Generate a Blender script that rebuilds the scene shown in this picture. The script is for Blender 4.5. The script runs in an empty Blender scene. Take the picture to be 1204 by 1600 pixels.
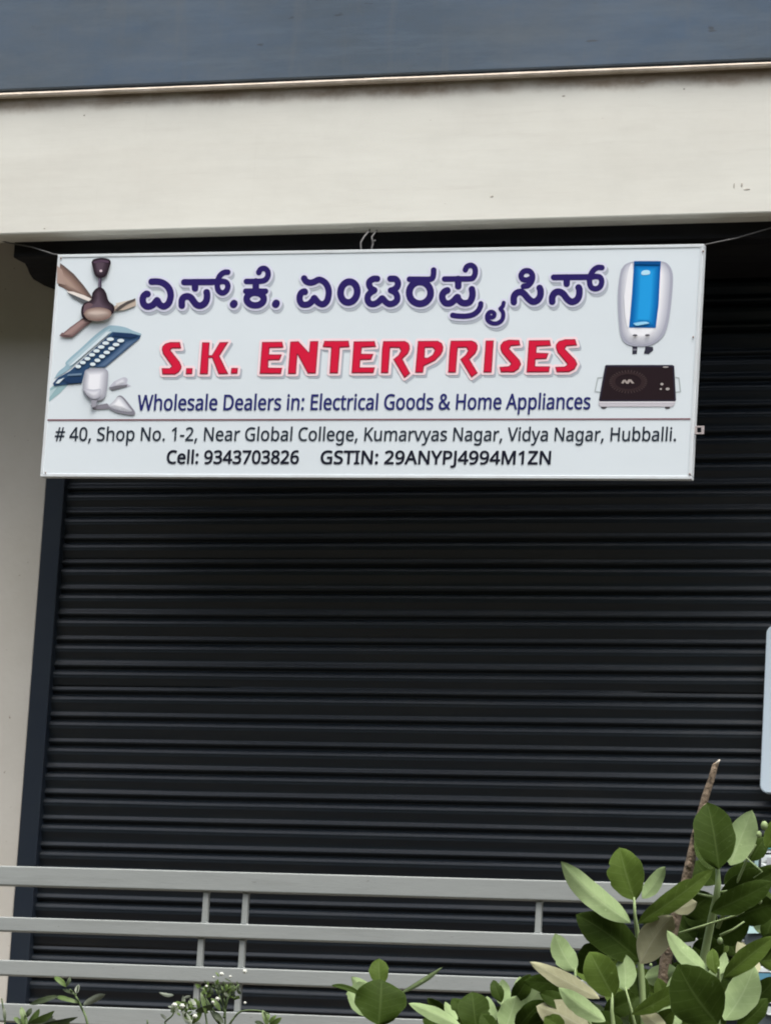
import bpy, bmesh, math, random
import numpy as np
from mathutils import Vector, Matrix
random.seed(7)
R = math.radians
sc = bpy.context.scene
col = sc.collection

# ------------------------------------------------------------------ camera
FPX = 6281.0                      # focal length in photo pixels (photo 1204 x 1600)
def _n(v):
    v = np.array(v, float); return v/np.linalg.norm(v)
_X = _n((18500, -77, -6260)); _U = np.array((1996.5, -33000, 6260.)); _Z = _n(_U-_X*(_U@_X)); _Y = np.cross(_Z, _X)
ROT = np.stack([_X, _Y, _Z])      # camera (x right, y down, z forward) -> world
_f = ROT@np.array([0, 0, 1.])
CAM = np.array([-14.7*_f[0], -14.7*_f[1], 1.6])
cam = bpy.data.cameras.new('camera'); cam_o = bpy.data.objects.new('camera', cam); col.objects.link(cam_o)
cam.sensor_fit = 'VERTICAL'; cam.sensor_height = 36; cam.lens = FPX/1600*36
cam.clip_start = 0.1; cam.clip_end = 2000
M = Matrix([[ROT[i][0], -ROT[i][1], -ROT[i][2], CAM[i]] for i in range(3)]+[[0, 0, 0, 1]])
cam_o.matrix_world = M
sc.camera = cam_o

# ------------------------------------------------------------------ light
SUN_EL, SUN_AZ = 70, 140           # azimuth clockwise from +Y
w = bpy.data.worlds.new('World'); sc.world = w; w.use_nodes = True
nt = w.node_tree; bg = nt.nodes['Background']
sky = nt.nodes.new('ShaderNodeTexSky'); sky.sky_type = 'NISHITA'; sky.sun_disc = False
sky.sun_elevation = R(SUN_EL); sky.sun_rotation = R(SUN_AZ); sky.dust_density = 6.0; sky.air_density = 1.0; sky.ozone_density = 1.0
hs = nt.nodes.new('ShaderNodeHueSaturation'); hs.inputs['Saturation'].default_value = 0.55
nt.links.new(sky.outputs[0], hs.inputs['Color']); nt.links.new(hs.outputs[0], bg.inputs[0])
bg.inputs[1].default_value = 0.13
sl = bpy.data.lights.new('sun', 'SUN'); sl.energy = 1.5; sl.angle = R(32); sl.color = (1, .97, .92)
so = bpy.data.objects.new('sun', sl); col.objects.link(so)
_d = Vector((math.sin(R(SUN_AZ))*math.cos(R(SUN_EL)), math.cos(R(SUN_AZ))*math.cos(R(SUN_EL)), math.sin(R(SUN_EL))))
so.rotation_euler = _d.to_track_quat('Z', 'Y').to_euler(); so.location = (0, -8, 20)
sc.view_settings.view_transform = 'Standard'; sc.view_settings.look = 'None'
sc.view_settings.exposure = 1.25; sc.view_settings.gamma = 1.0; sc.view_settings.use_curve_mapping = False
sc.cycles.filter_width = 1.95

# ------------------------------------------------------------------ helpers
def pray(x, y):
    return ROT@np.array([x-602.0, y-800.0, FPX])
def at(x, y, Y):                   # point of the world plane at depth Y seen at photo pixel x, y
    d = pray(x, y); return Vector(CAM+d*(Y-CAM[1])/d[1])
def s2l(c):                        # sRGB 0..255 -> linear
    return tuple((v/255/12.92 if v/255 <= .04045 else ((v/255+.055)/1.055)**2.4) for v in c)
def tag(o, label=None, cat=None, group=None, kind=None):
    if label: o['label'] = label
    if cat: o['category'] = cat
    if group: o['group'] = group
    if kind: o['kind'] = kind
    return o
def empty(name, loc, **k):
    o = bpy.data.objects.new(name, None); col.objects.link(o); o.location = loc; o.empty_display_size = .1
    return tag(o, **k)
def link(name, me, mats, parent=None, world=True):
    o = bpy.data.objects.new(name, me); col.objects.link(o)
    for m in (mats if isinstance(mats, (list, tuple)) else [mats]): me.materials.append(m)
    if parent is not None:
        o.parent = parent
        if world:
            bpy_m = world_of(parent); o.matrix_parent_inverse = bpy_m.inverted()
    return o
def world_of(o):
    m = Matrix.LocRotScale(o.location, o.rotation_euler, o.scale)
    if o.parent: m = world_of(o.parent) @ o.matrix_parent_inverse @ m
    return m
class MB:                          # collects shapes, becomes one mesh
    def __init__(s): s.bm = bmesh.new(); s.uv = s.bm.loops.layers.uv.new('UVMap')
    def box(s, x0, x1, y0, y1, z0, z1, bev=0.0, seg=2, mi=0):
        b = bmesh.new(); bmesh.ops.create_cube(b, size=1)
        for v in b.verts: v.co = Vector((x0+(v.co.x+.5)*(x1-x0), y0+(v.co.y+.5)*(y1-y0), z0+(v.co.z+.5)*(z1-z0)))
        if bev: bmesh.ops.bevel(b, geom=list(b.edges), offset=bev, segments=seg, affect='EDGES', profile=.5)
        s.add(b, mi)
    def add(s, b, mi=0):
        mp = {v: s.bm.verts.new(v.co) for v in b.verts}
        for f in b.faces:
            try: nf = s.bm.faces.new([mp[v] for v in f.verts]); nf.material_index = mi; nf.smooth = f.smooth
            except ValueError: pass
        b.free()
    def prism(s, prof, axis_pts, mi=0, smooth=False):   # prof: list of 2d (y,z); extruded along x from x0 to x1
        x0, x1 = axis_pts
        a = [s.bm.verts.new((x0, p[0], p[1])) for p in prof]; b = [s.bm.verts.new((x1, p[0], p[1])) for p in prof]
        n = len(prof)
        for i in range(n):
            f = s.bm.faces.new((a[i], a[(i+1) % n], b[(i+1) % n], b[i])); f.smooth = smooth; f.material_index = mi
        s.bm.faces.new(a[::-1]).material_index = mi; s.bm.faces.new(b).material_index = mi
    def tube(s, pts, rad, n=8, mi=0):
        pts = [Vector(p) for p in pts]; rings = []
        if not isinstance(rad, (list, tuple)): rad = [rad]*len(pts)
        for i, p in enumerate(pts):
            t = (pts[min(i+1, len(pts)-1)]-pts[max(i-1, 0)]).normalized()
            u = t.orthogonal().normalized() if i == 0 else (u0-t*u0.dot(t)).normalized()
            u0 = u; v = t.cross(u)
            rings.append([s.bm.verts.new(p+(u*math.cos(2*math.pi*k/n)+v*math.sin(2*math.pi*k/n))*rad[i]) for k in range(n)])
        for a, b in zip(rings, rings[1:]):
            for k in range(n):
                f = s.bm.faces.new((a[k], a[(k+1) % n], b[(k+1) % n], b[k])); f.smooth = True; f.material_index = mi
        s.bm.faces.new(rings[0][::-1]).material_index = mi; s.bm.faces.new(rings[-1]).material_index = mi
    def ball(s, c, r, mi=0, sub=2, sq=(1, 1, 1)):
        b = bmesh.new(); bmesh.ops.create_icosphere(b, subdivisions=sub, radius=r)
        for v in b.verts: v.co = Vector((v.co.x*sq[0], v.co.y*sq[1], v.co.z*sq[2]))+Vector(c)
        for f in b.faces: f.smooth = True
        s.add(b, mi)
    def mesh(s, name, recalc=True):
        if recalc: bmesh.ops.recalc_face_normals(s.bm, faces=s.bm.faces)
        me = bpy.data.meshes.new(name); s.bm.to_mesh(me); s.bm.free(); return me
    def build(s, name, mats, parent=None, recalc=True):
        return link(name, s.mesh(name, recalc), mats, parent)

# ------------------------------------------------------------------ materials
def mat(name, base, rough=.6, spec=.5, metal=0, dark=None, nscale=6, namt=.5, stretch=(1, 1, 1), bump=0, bscale=60, speck=None, sscale=90, sth=.72, coat=0):
    m = bpy.data.materials.new(name); m.use_nodes = True; t = m.node_tree; p = t.nodes['Principled BSDF']
    p.inputs['Base Color'].default_value = (*base, 1); p.inputs['Roughness'].default_value = rough
    p.inputs['Specular IOR Level'].default_value = spec; p.inputs['Metallic'].default_value = metal
    p.inputs['Coat Weight'].default_value = coat
    tc = t.nodes.new('ShaderNodeTexCoord'); mp = t.nodes.new('ShaderNodeMapping'); mp.inputs['Scale'].default_value = stretch
    t.links.new(tc.outputs['Object'], mp.inputs[0]); last = None
    if dark:
        n = t.nodes.new('ShaderNodeTexNoise'); n.inputs['Scale'].default_value = nscale; n.inputs['Detail'].default_value = 6; n.inputs['Roughness'].default_value = .65
        t.links.new(mp.outputs[0], n.inputs['Vector'])
        r = t.nodes.new('ShaderNodeMapRange'); r.inputs['From Min'].default_value = .35; r.inputs['From Max'].default_value = .7; r.inputs['To Max'].default_value = namt
        t.links.new(n.outputs['Fac'], r.inputs[0])
        x = t.nodes.new('ShaderNodeMix'); x.data_type = 'RGBA'; x.inputs['A'].default_value = (*base, 1); x.inputs['B'].default_value = (*dark, 1)
        t.links.new(r.outputs[0], x.inputs['Factor']); last = x.outputs['Result']
    if speck:
        n = t.nodes.new('ShaderNodeTexNoise'); n.inputs['Scale'].default_value = sscale; n.inputs['Detail'].default_value = 2
        t.links.new(mp.outputs[0], n.inputs['Vector'])
        r = t.nodes.new('ShaderNodeMapRange'); r.inputs['From Min'].default_value = sth; r.inputs['From Max'].default_value = sth+.06
        t.links.new(n.outputs['Fac'], r.inputs[0])
        x = t.nodes.new('ShaderNodeMix'); x.data_type = 'RGBA'; x.inputs['B'].default_value = (*speck, 1)
        if last: t.links.new(last, x.inputs['A'])
        else: x.inputs['A'].default_value = (*base, 1)
        t.links.new(r.outputs[0], x.inputs['Factor']); last = x.outputs['Result']
    if last: t.links.new(last, p.inputs['Base Color'])
    if bump:
        n = t.nodes.new('ShaderNodeTexNoise'); n.inputs['Scale'].default_value = bscale; n.inputs['Detail'].default_value = 5
        t.links.new(mp.outputs[0], n.inputs['Vector'])
        b = t.nodes.new('ShaderNodeBump'); b.inputs['Strength'].default_value = bump; b.inputs['Distance'].default_value = .01
        t.links.new(n.outputs['Fac'], b.inputs['Height']); t.links.new(b.outputs[0], p.inputs['Normal'])
    return m
def ink(name, c, k=1.0):           # printed colour, given as it looks in the photo, flat print
    return mat(name, tuple(min(.9, v*k) for v in s2l(c)), .6, .06)

m_white = mat('white_painted_plaster', (.685, .688, .632), .8, .1, dark=(.61, .61, .56), nscale=1.7, namt=.6, stretch=(.6, 1, 3.5), bump=.06, bscale=9, speck=(.32, .27, .22), sscale=46, sth=.755)
def add_ledge_band(m, ztop, depth, colr):   # ragged brown band: the ledge's shade painted in, mixed with some dirt
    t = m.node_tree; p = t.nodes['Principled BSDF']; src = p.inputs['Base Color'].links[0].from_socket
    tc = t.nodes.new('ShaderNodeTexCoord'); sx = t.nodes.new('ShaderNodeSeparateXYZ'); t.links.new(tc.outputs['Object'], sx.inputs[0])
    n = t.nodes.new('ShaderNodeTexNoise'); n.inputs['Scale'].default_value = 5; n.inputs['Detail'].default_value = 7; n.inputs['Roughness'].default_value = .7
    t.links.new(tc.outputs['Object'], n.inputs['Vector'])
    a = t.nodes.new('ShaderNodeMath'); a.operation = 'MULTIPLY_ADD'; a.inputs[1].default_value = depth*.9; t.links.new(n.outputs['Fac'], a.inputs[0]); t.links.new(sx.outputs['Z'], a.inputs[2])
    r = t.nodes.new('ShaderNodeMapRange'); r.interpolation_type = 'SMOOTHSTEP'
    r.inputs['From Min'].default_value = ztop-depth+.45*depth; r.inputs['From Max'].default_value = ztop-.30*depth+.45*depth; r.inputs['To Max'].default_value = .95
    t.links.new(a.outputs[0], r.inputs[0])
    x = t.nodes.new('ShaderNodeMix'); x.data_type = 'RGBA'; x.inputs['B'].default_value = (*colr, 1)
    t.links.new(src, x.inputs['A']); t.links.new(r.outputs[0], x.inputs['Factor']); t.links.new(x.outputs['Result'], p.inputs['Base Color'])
add_ledge_band(m_white, 5.973, .074, (.215, .165, .12))
m_cream = mat('cream_plaster_ledge', (.60, .535, .46), .85, .06, dark=(.42, .36, .29), nscale=9, namt=.8, stretch=(1, 1, 1), bump=.3, bscale=50)
m_blue = mat('weathered_blue_paint', (.084, .122, .178), .75, .12, dark=(.082, .102, .120), nscale=1.7, namt=1, stretch=(.5, 1, 1.3), bump=.03, bscale=80, speck=(.06, .07, .085), sscale=22, sth=.71)
def streaks(m, scale, stretch, lo, hi, colr, amt):      # a further layer of broken brush strokes or grime
    t = m.node_tree; p = t.nodes['Principled BSDF']; src = p.inputs['Base Color'].links[0].from_socket
    tc = t.nodes.new('ShaderNodeTexCoord'); mp = t.nodes.new('ShaderNodeMapping'); mp.inputs['Scale'].default_value = stretch; mp.inputs['Location'].default_value = (3.1, .7, 1.9)
    n = t.nodes.new('ShaderNodeTexNoise'); n.inputs['Scale'].default_value = scale; n.inputs['Detail'].default_value = 8; n.inputs['Roughness'].default_value = .72
    t.links.new(tc.outputs['Object'], mp.inputs[0]); t.links.new(mp.outputs[0], n.inputs['Vector'])
    r = t.nodes.new('ShaderNodeMapRange'); r.inputs['From Min'].default_value = lo; r.inputs['From Max'].default_value = hi; r.inputs['To Max'].default_value = amt
    t.links.new(n.outputs['Fac'], r.inputs[0])
    x = t.nodes.new('ShaderNodeMix'); x.data_type = 'RGBA'; x.inputs['B'].default_value = (*colr, 1)
    t.links.new(src, x.inputs['A']); t.links.new(r.outputs[0], x.inputs['Factor']); t.links.new(x.outputs['Result'], p.inputs['Base Color'])
streaks(m_blue, 4, (.35, 1, 3), .48, .78, (.14, .18, .225), .6)
streaks(m_blue, 7, (.5, 1, 3), .56, .78, (.065, .085, .11), .5)
streaks(m_blue, 3, (3.5, 1, .3), .55, .75, (.12, .135, .15), .5)
streaks(m_blue, 1.1, (.8, 1, 1.6), .42, .66, (.118, .138, .158), .8)
streaks(m_white, 6, (.4, 1, 6), .55, .78, (.56, .55, .50), .6)
streaks(m_white, 4, (5, 1, .25), .6, .8, (.52, .51, .46), .35)
m_wall = mat('off_white_wall_paint', (.57, .55, .495), .8, .1, dark=(.49, .465, .405), nscale=3, namt=.6, bump=.1, bscale=30, speck=(.25, .2, .15), sscale=40, sth=.75)
m_ceil = mat('unpainted_soffit', (.10, .09, .085), .9, .1, dark=(.07, .06, .06), nscale=5)
m_conc = mat('brown_floor_cement', (.15, .125, .10), .9, .1, dark=(.10, .085, .07), nscale=4, namt=.8, bump=.3)
m_slat = mat('charcoal_shutter_paint', (.0058, .0105, .0165), .40, .42, dark=(.0085, .0135, .019), nscale=5, namt=.8, stretch=(.6, 1, 8))
m_chan = mat('blue_black_channel_paint', (.011, .018, .030), .5, .35, dark=(.016, .023, .032), nscale=6, namt=.7)
m_hood = mat('black_hood_paint', (.010, .010, .012), .7, .2)
m_rail = mat('grey_railing_paint', (.295, .318, .310), .55, .25, dark=(.24, .26, .255), nscale=5, namt=.7, stretch=(.5, 1, 3), speck=(.16, .16, .15), sscale=55, sth=.735, bump=.06, bscale=60)
streaks(m_rail, 9, (.6, 1, 1.5), .66, .76, (.17, .13, .10), .55)
streaks(m_rail, 3, (.5, 1, 6), .55, .75, (.20, .215, .205), .6)
streaks(m_white, 1.2, (.5, 1, 2), .45, .7, (.62, .605, .545), .5)
streaks(m_white, 2.2, (1, 1, 1.2), .48, .75, (.585, .585, .535), .55)
streaks(m_slat, 2.5, (1.2, 1, 3), .5, .75, (.019, .022, .024), .6)
m_soil = mat('brown_soil', (.14, .10, .07), .95, .1, dark=(.08, .06, .045), nscale=3, namt=1, bump=.6, bscale=12)
m_road = mat('dusty_ground', (.070, .060, .048), .95, .1, dark=(.050, .045, .034), nscale=.6, namt=1, bump=.4, bscale=8)
def far_green(m):                  # dark green on the added unseen slope that blocks low sky
    t = m.node_tree; p = t.nodes['Principled BSDF']; src = p.inputs['Base Color'].links[0].from_socket
    tc = t.nodes.new('ShaderNodeTexCoord'); sx = t.nodes.new('ShaderNodeSeparateXYZ'); t.links.new(tc.outputs['Object'], sx.inputs[0])
    r = t.nodes.new('ShaderNodeMapRange'); r.inputs['From Min'].default_value = -17; r.inputs['From Max'].default_value = -21; t.links.new(sx.outputs['Y'], r.inputs[0])
    x = t.nodes.new('ShaderNodeMix'); x.data_type = 'RGBA'; x.inputs['B'].default_value = (.022, .036, .016, 1)
    t.links.new(src, x.inputs['A']); t.links.new(r.outputs[0], x.inputs['Factor']); t.links.new(x.outputs['Result'], p.inputs['Base Color'])
far_green(m_road)

# ------------------------------------------------------------------ ground (one sheet, with an earth bank up to the plinth)
def gz(x, y):
    t = min(1, max(0, (y+7.2)/2.0)); t = t*t*(3-2*t)
    u = min(1, max(0, (-y-19)/15.0)); u = u*u*(3-2*u)  # slope added out of view behind the camera to cut low sky light
    return 1.30*t+21.0*u
g = MB(); xs = [-400, -120, -40, -15, -8, -4, -2, 0, 2, 4, 6, 9, 15, 40, 120, 400]
ys = [-400, -120, -60, -40, -34, -32, -30, -28, -26, -24, -22, -20.5, -19, -12, -9, -7.5, -7, -6.7, -6.4, -6.1, -5.8, -5.5, -5.2, -5, -3, -1, 1, 6, 15, 40, 120, 400]
gv = [[g.bm.verts.new((x, y, gz(x, y))) for x in xs] for y in ys]
for j in range(len(ys)-1):
    for i in range(len(xs)-1):
        f = g.bm.faces.new((gv[j][i], gv[j][i+1], gv[j+1][i+1], gv[j+1][i])); f.smooth = True
tag(g.build('ground', m_road), kind='structure')

# ------------------------------------------------------------------ building
XL, XR = -1.606, 3.4               # the shutter opening
YS = .60                           # shutter plane
ZF = 2.30                          # raised floor
ZB = 5.423                         # underside of the beam
bd = empty('shop_building', (0.9, 1.5, 0), label='shop front with white beam, weathered blue upper wall and a closed dark shutter', cat='building')
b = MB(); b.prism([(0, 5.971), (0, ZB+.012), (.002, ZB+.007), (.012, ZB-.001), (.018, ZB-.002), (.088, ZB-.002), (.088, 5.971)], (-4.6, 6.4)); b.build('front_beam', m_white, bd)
# ledge with a slightly wavy lower edge
b = MB(); n = 120; prev = None
for i in range(n+1):
    x = -4.6+11.0*i/n
    j1, j2 = random.uniform(-.0012, .0012), random.uniform(-.002, .002)
    ring = [b.bm.verts.new(p) for p in ((x, .0, 5.9715), (x, -.016+j2, 5.9695+j1), (x, -.024+j2, 5.973+j1), (x, -.027+j2, 5.981), (x, -.022, 5.988+j1*.5), (x, 0, 5.989))]
    if prev:
        for k in range(6): b.bm.faces.new((prev[k], prev[(k+1) % 6], ring[(k+1) % 6], ring[k]))
    else: b.bm.faces.new(ring)
    prev = ring
b.bm.faces.new(prev[::-1]); b.build('ledge', m_cream, bd)
b = MB(); b.box(-4.6, 6.4, -.014, 3.0, 6.003, 8.2, .005); b.box(-4.6, 6.4, .012, 3.0, 5.9895, 6.0029); b.build('upper_wall', m_blue, bd)
b = MB(); b.box(-4.6, XL, .560, 3.0, ZF, 5.6195, .004); b.build('side_wall', m_wall, bd)
b = MB(); b.box(XR, 6.4, .560, 3.0, ZF, 5.6195, .004); b.build('side_wall', m_wall, bd)
b = MB(); b.box(-4.6, 6.4, .0885, 3.0, 5.62, 5.971); b.build('ceiling', m_ceil, bd)
b = MB(); b.box(XL+.001, XR-.001, YS+.12, 3.0, ZF, 5.6195); b.build('back_wall', m_ceil, bd)
b = MB(); b.box(-4.6, 6.4, -.55, 3.0, 2.14, ZF-.002, .01); b.build('floor_slab', m_conc, bd)
b = MB(); b.box(-4.6, 6.4, -.45, 3.0, .9, 2.14); b.build('plinth', m_conc, bd)

m_chip = mat('dirty_plaster_chip', (.36, .34, .30), .9, .1)
q = MB()
for x, y, rw, rh in ((768, 307, 3.2, 1.8), (1146, 290, 1.2, 5), (1166, 296, 6, 1.6), (1158, 289, 1.5, 4), (200, 160, 8, 1.5), (132, 180, 2, 1.5), (880, 150, 3, 1.4), (1003, 128, 4, 1.2), (720, 347, 2.5, 1), (70, 357, 2, 1.2), (452, 141, 3, 1.2), (1068, 139, 2, 1.4)):
    q = MB(); c = at(x, y, 0); q.ball((c.x, -.0002, c.z), rw/413, sub=1, sq=(1, .03, rh/rw)); q.build('plaster_chip', m_chip, bd)
# rolling shutter: slats, guides, hood
PITCH = .1005
prof = []                          # (offset toward the street, height above the slat's bottom)
for h, o in ((0, .0045), (.008, .0062), (.016, .0092), (.024, .0128), (.031, .0158), (.0360, .0172), (.0385, .0158), (.0410, .0174), (.045, .0170), (.051, .0150), (.057, .0112), (.0620, .0055), (.0650, -.003), (.0725, -.004), (.0745, .0040), (.0775, .0100), (.0815, .0128), (.0860, .0122), (.0905, .0092), (.0950, .0058), (.0985, .0046)):
    prof.append((o, h))
b = MB(); z = ZF+.09; phase = at(80, 1157, YS).z
z0 = phase-.088-math.floor((phase-.088-(ZF+.09))/PITCH)*PITCH
rows = []
xa, xb = XL+.055, XR-.055
k = 0
while z0+k*PITCH < 5.5:
    jz, jy = random.uniform(-.0018, .0018), random.uniform(-.0016, .0016); sw = random.uniform(-.0016, .0016); sq_ = random.uniform(0, 6)
    for o, h in prof: rows.append((YS-o+jy, z0+k*PITCH+h+jz, sw, sq_))
    k += 1
cols = [xa+(xb-xa)*i/24 for i in range(25)]
sag = [random.uniform(-.002, .002) for _ in cols]
DENTS = [(-.9, 3.35, .007), (.25, 3.72, .006), (-.2, 2.9, .007), (.85, 3.2, .006), (-1.1, 4.1, .005), (.7, 4.25, .006)]
vv = [[b.bm.verts.new((x, y+sag[i]+sw*math.sin(x*2.1+sq_)+sum(d*math.exp(-((x-dx)/.16)**2-((zz-dz)/.13)**2) for dx, dz, d in DENTS), zz+sw*.8*math.sin(x*1.3+sq_*2))) for i, x in enumerate(cols)] for (y, zz, sw, sq_) in rows]
for j in range(len(rows)-1):
    for i in range(24):
        f = b.bm.faces.new((vv[j][i], vv[j][i+1], vv[j+1][i+1], vv[j+1][i])); f.smooth = True
sh = link('rolling_shutter', b.mesh('rolling_shutter', False), m_slat, bd)
def guide(x0, x1, s):
    q = MB(); q.box(x0, x1, YS-.047, YS+.05, ZF, 5.5, .004)
    q.build('guide_channel', m_chan, sh)
guide(XL+.002, XL+.082, 1); guide(XR-.082, XR-.002, -1)
b = MB(); b.prism([(.595, 5.345), (.50, 5.338), (.40, 5.328), (.29, 5.326), (.25, 5.338), (.225, 5.355), (.20, 5.366), (.14, 5.363), (.095, 5.362), (.091, 5.366), (.091, 5.617), (.595, 5.617)], (XL+.001, XR-.001)); b.build('hood', m_hood, sh)
b = MB(); b.box(xa, xb, YS-.03, YS+.01, ZF+.002, z0-.004, .004); b.build('bottom_bar', m_chan, sh)

# ------------------------------------------------------------------ railing
YR = -.30
rl = empty('balcony_railing', (-1, YR, ZF), label='grey painted metal railing of four flat bars across the shop front', cat='railing')
def rail(y_top0, y_bot0, dep=.045):
    zt, zb = at(0, y_top0, YR).z, at(0, y_bot0, YR).z
    q = MB(); q.box(-3.2, 3.2, YR, YR+dep, zb, zt, .005, 3); q.build('rail', m_rail, rl)
    return zt, zb
zs = [rail(1352.4, 1383), rail(1432, 1454.5), rail(1499.4, 1523.5), rail(1567, 1596)]
def post(px, py, i, wd=.021):
    c = at(px, py, YR)
    q = MB(); q.box(c.x-wd/2, c.x+wd/2, YR+.012, YR+.034, zs[i+1][0]+.0005, zs[i][1]-.0005, .003)
    for zz in (zs[i+1][0]+.001, zs[i][1]-.001):
        for dx in (-1, 1): q.ball((c.x+dx*wd/2, YR+.022, zz), .0055, sub=1, sq=(1, 1.8, .8))
    q.build('post', m_rail, rl)
for px, py, i in ((318, 1420, 0), (380, 1420, 0), (310, 1490, 1), (375, 1490, 1), (304, 1555, 2), (369, 1555, 2), (838, 1440, 0)): post(px, py, i)
for xx in (-2.6, 2.9):
    q = MB(); q.box(xx-.025, xx+.025, YR+.046, YR+.096, ZF-.001, zs[0][0]-.01, .004); q.build('post', m_rail, rl)

# ------------------------------------------------------------------ panel at the right edge
c0 = at(1195.7, 991, .52); c1 = at(1185.6, 1227, .52)
zt, zb = c0.z+.035, c1.z-.028; x0 = (c0.x+c1.x)/2; x1 = x0+.62
def rrect(x0, x1, z0, z1, r, ch=None):
    pts = []
    for cx, cz, a0 in ((x0+r, z1-r, 90), (x0+r, z0+r, 180), (x1-r, z0+r, 270), (x1-r, z1-r, 0)):
        for k in range(6):
            a = R(a0+k*18); pts.append((cx+r*math.cos(a), cz+r*math.sin(a)))
    return pts
b = bmesh.new(); p = rrect(x0, x1, zb, zt, .03)
f = b.faces.new([b.verts.new((x, .555, z)) for x, z in p]); e = bmesh.ops.extrude_face_region(b, geom=[f])
for v in [g for g in e['geom'] if isinstance(g, bmesh.types.BMVert)]: v.co.y = .525
bmesh.ops.bevel(b, geom=[ed for ed in b.edges if all(abs(v.co.y-.525) < 1e-5 for v in ed.verts)], offset=.004, segments=2, affect='EDGES')
q = MB(); q.add(b)
m_panel = mat('bluish_white_board', (.58, .69, .78), .5, .15, dark=(.53, .635, .72), nscale=3, namt=.6)
tag(q.build('notice_board', m_panel), 'blank bluish white board with rounded corners fixed on the dark shutter', 'board')

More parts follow.
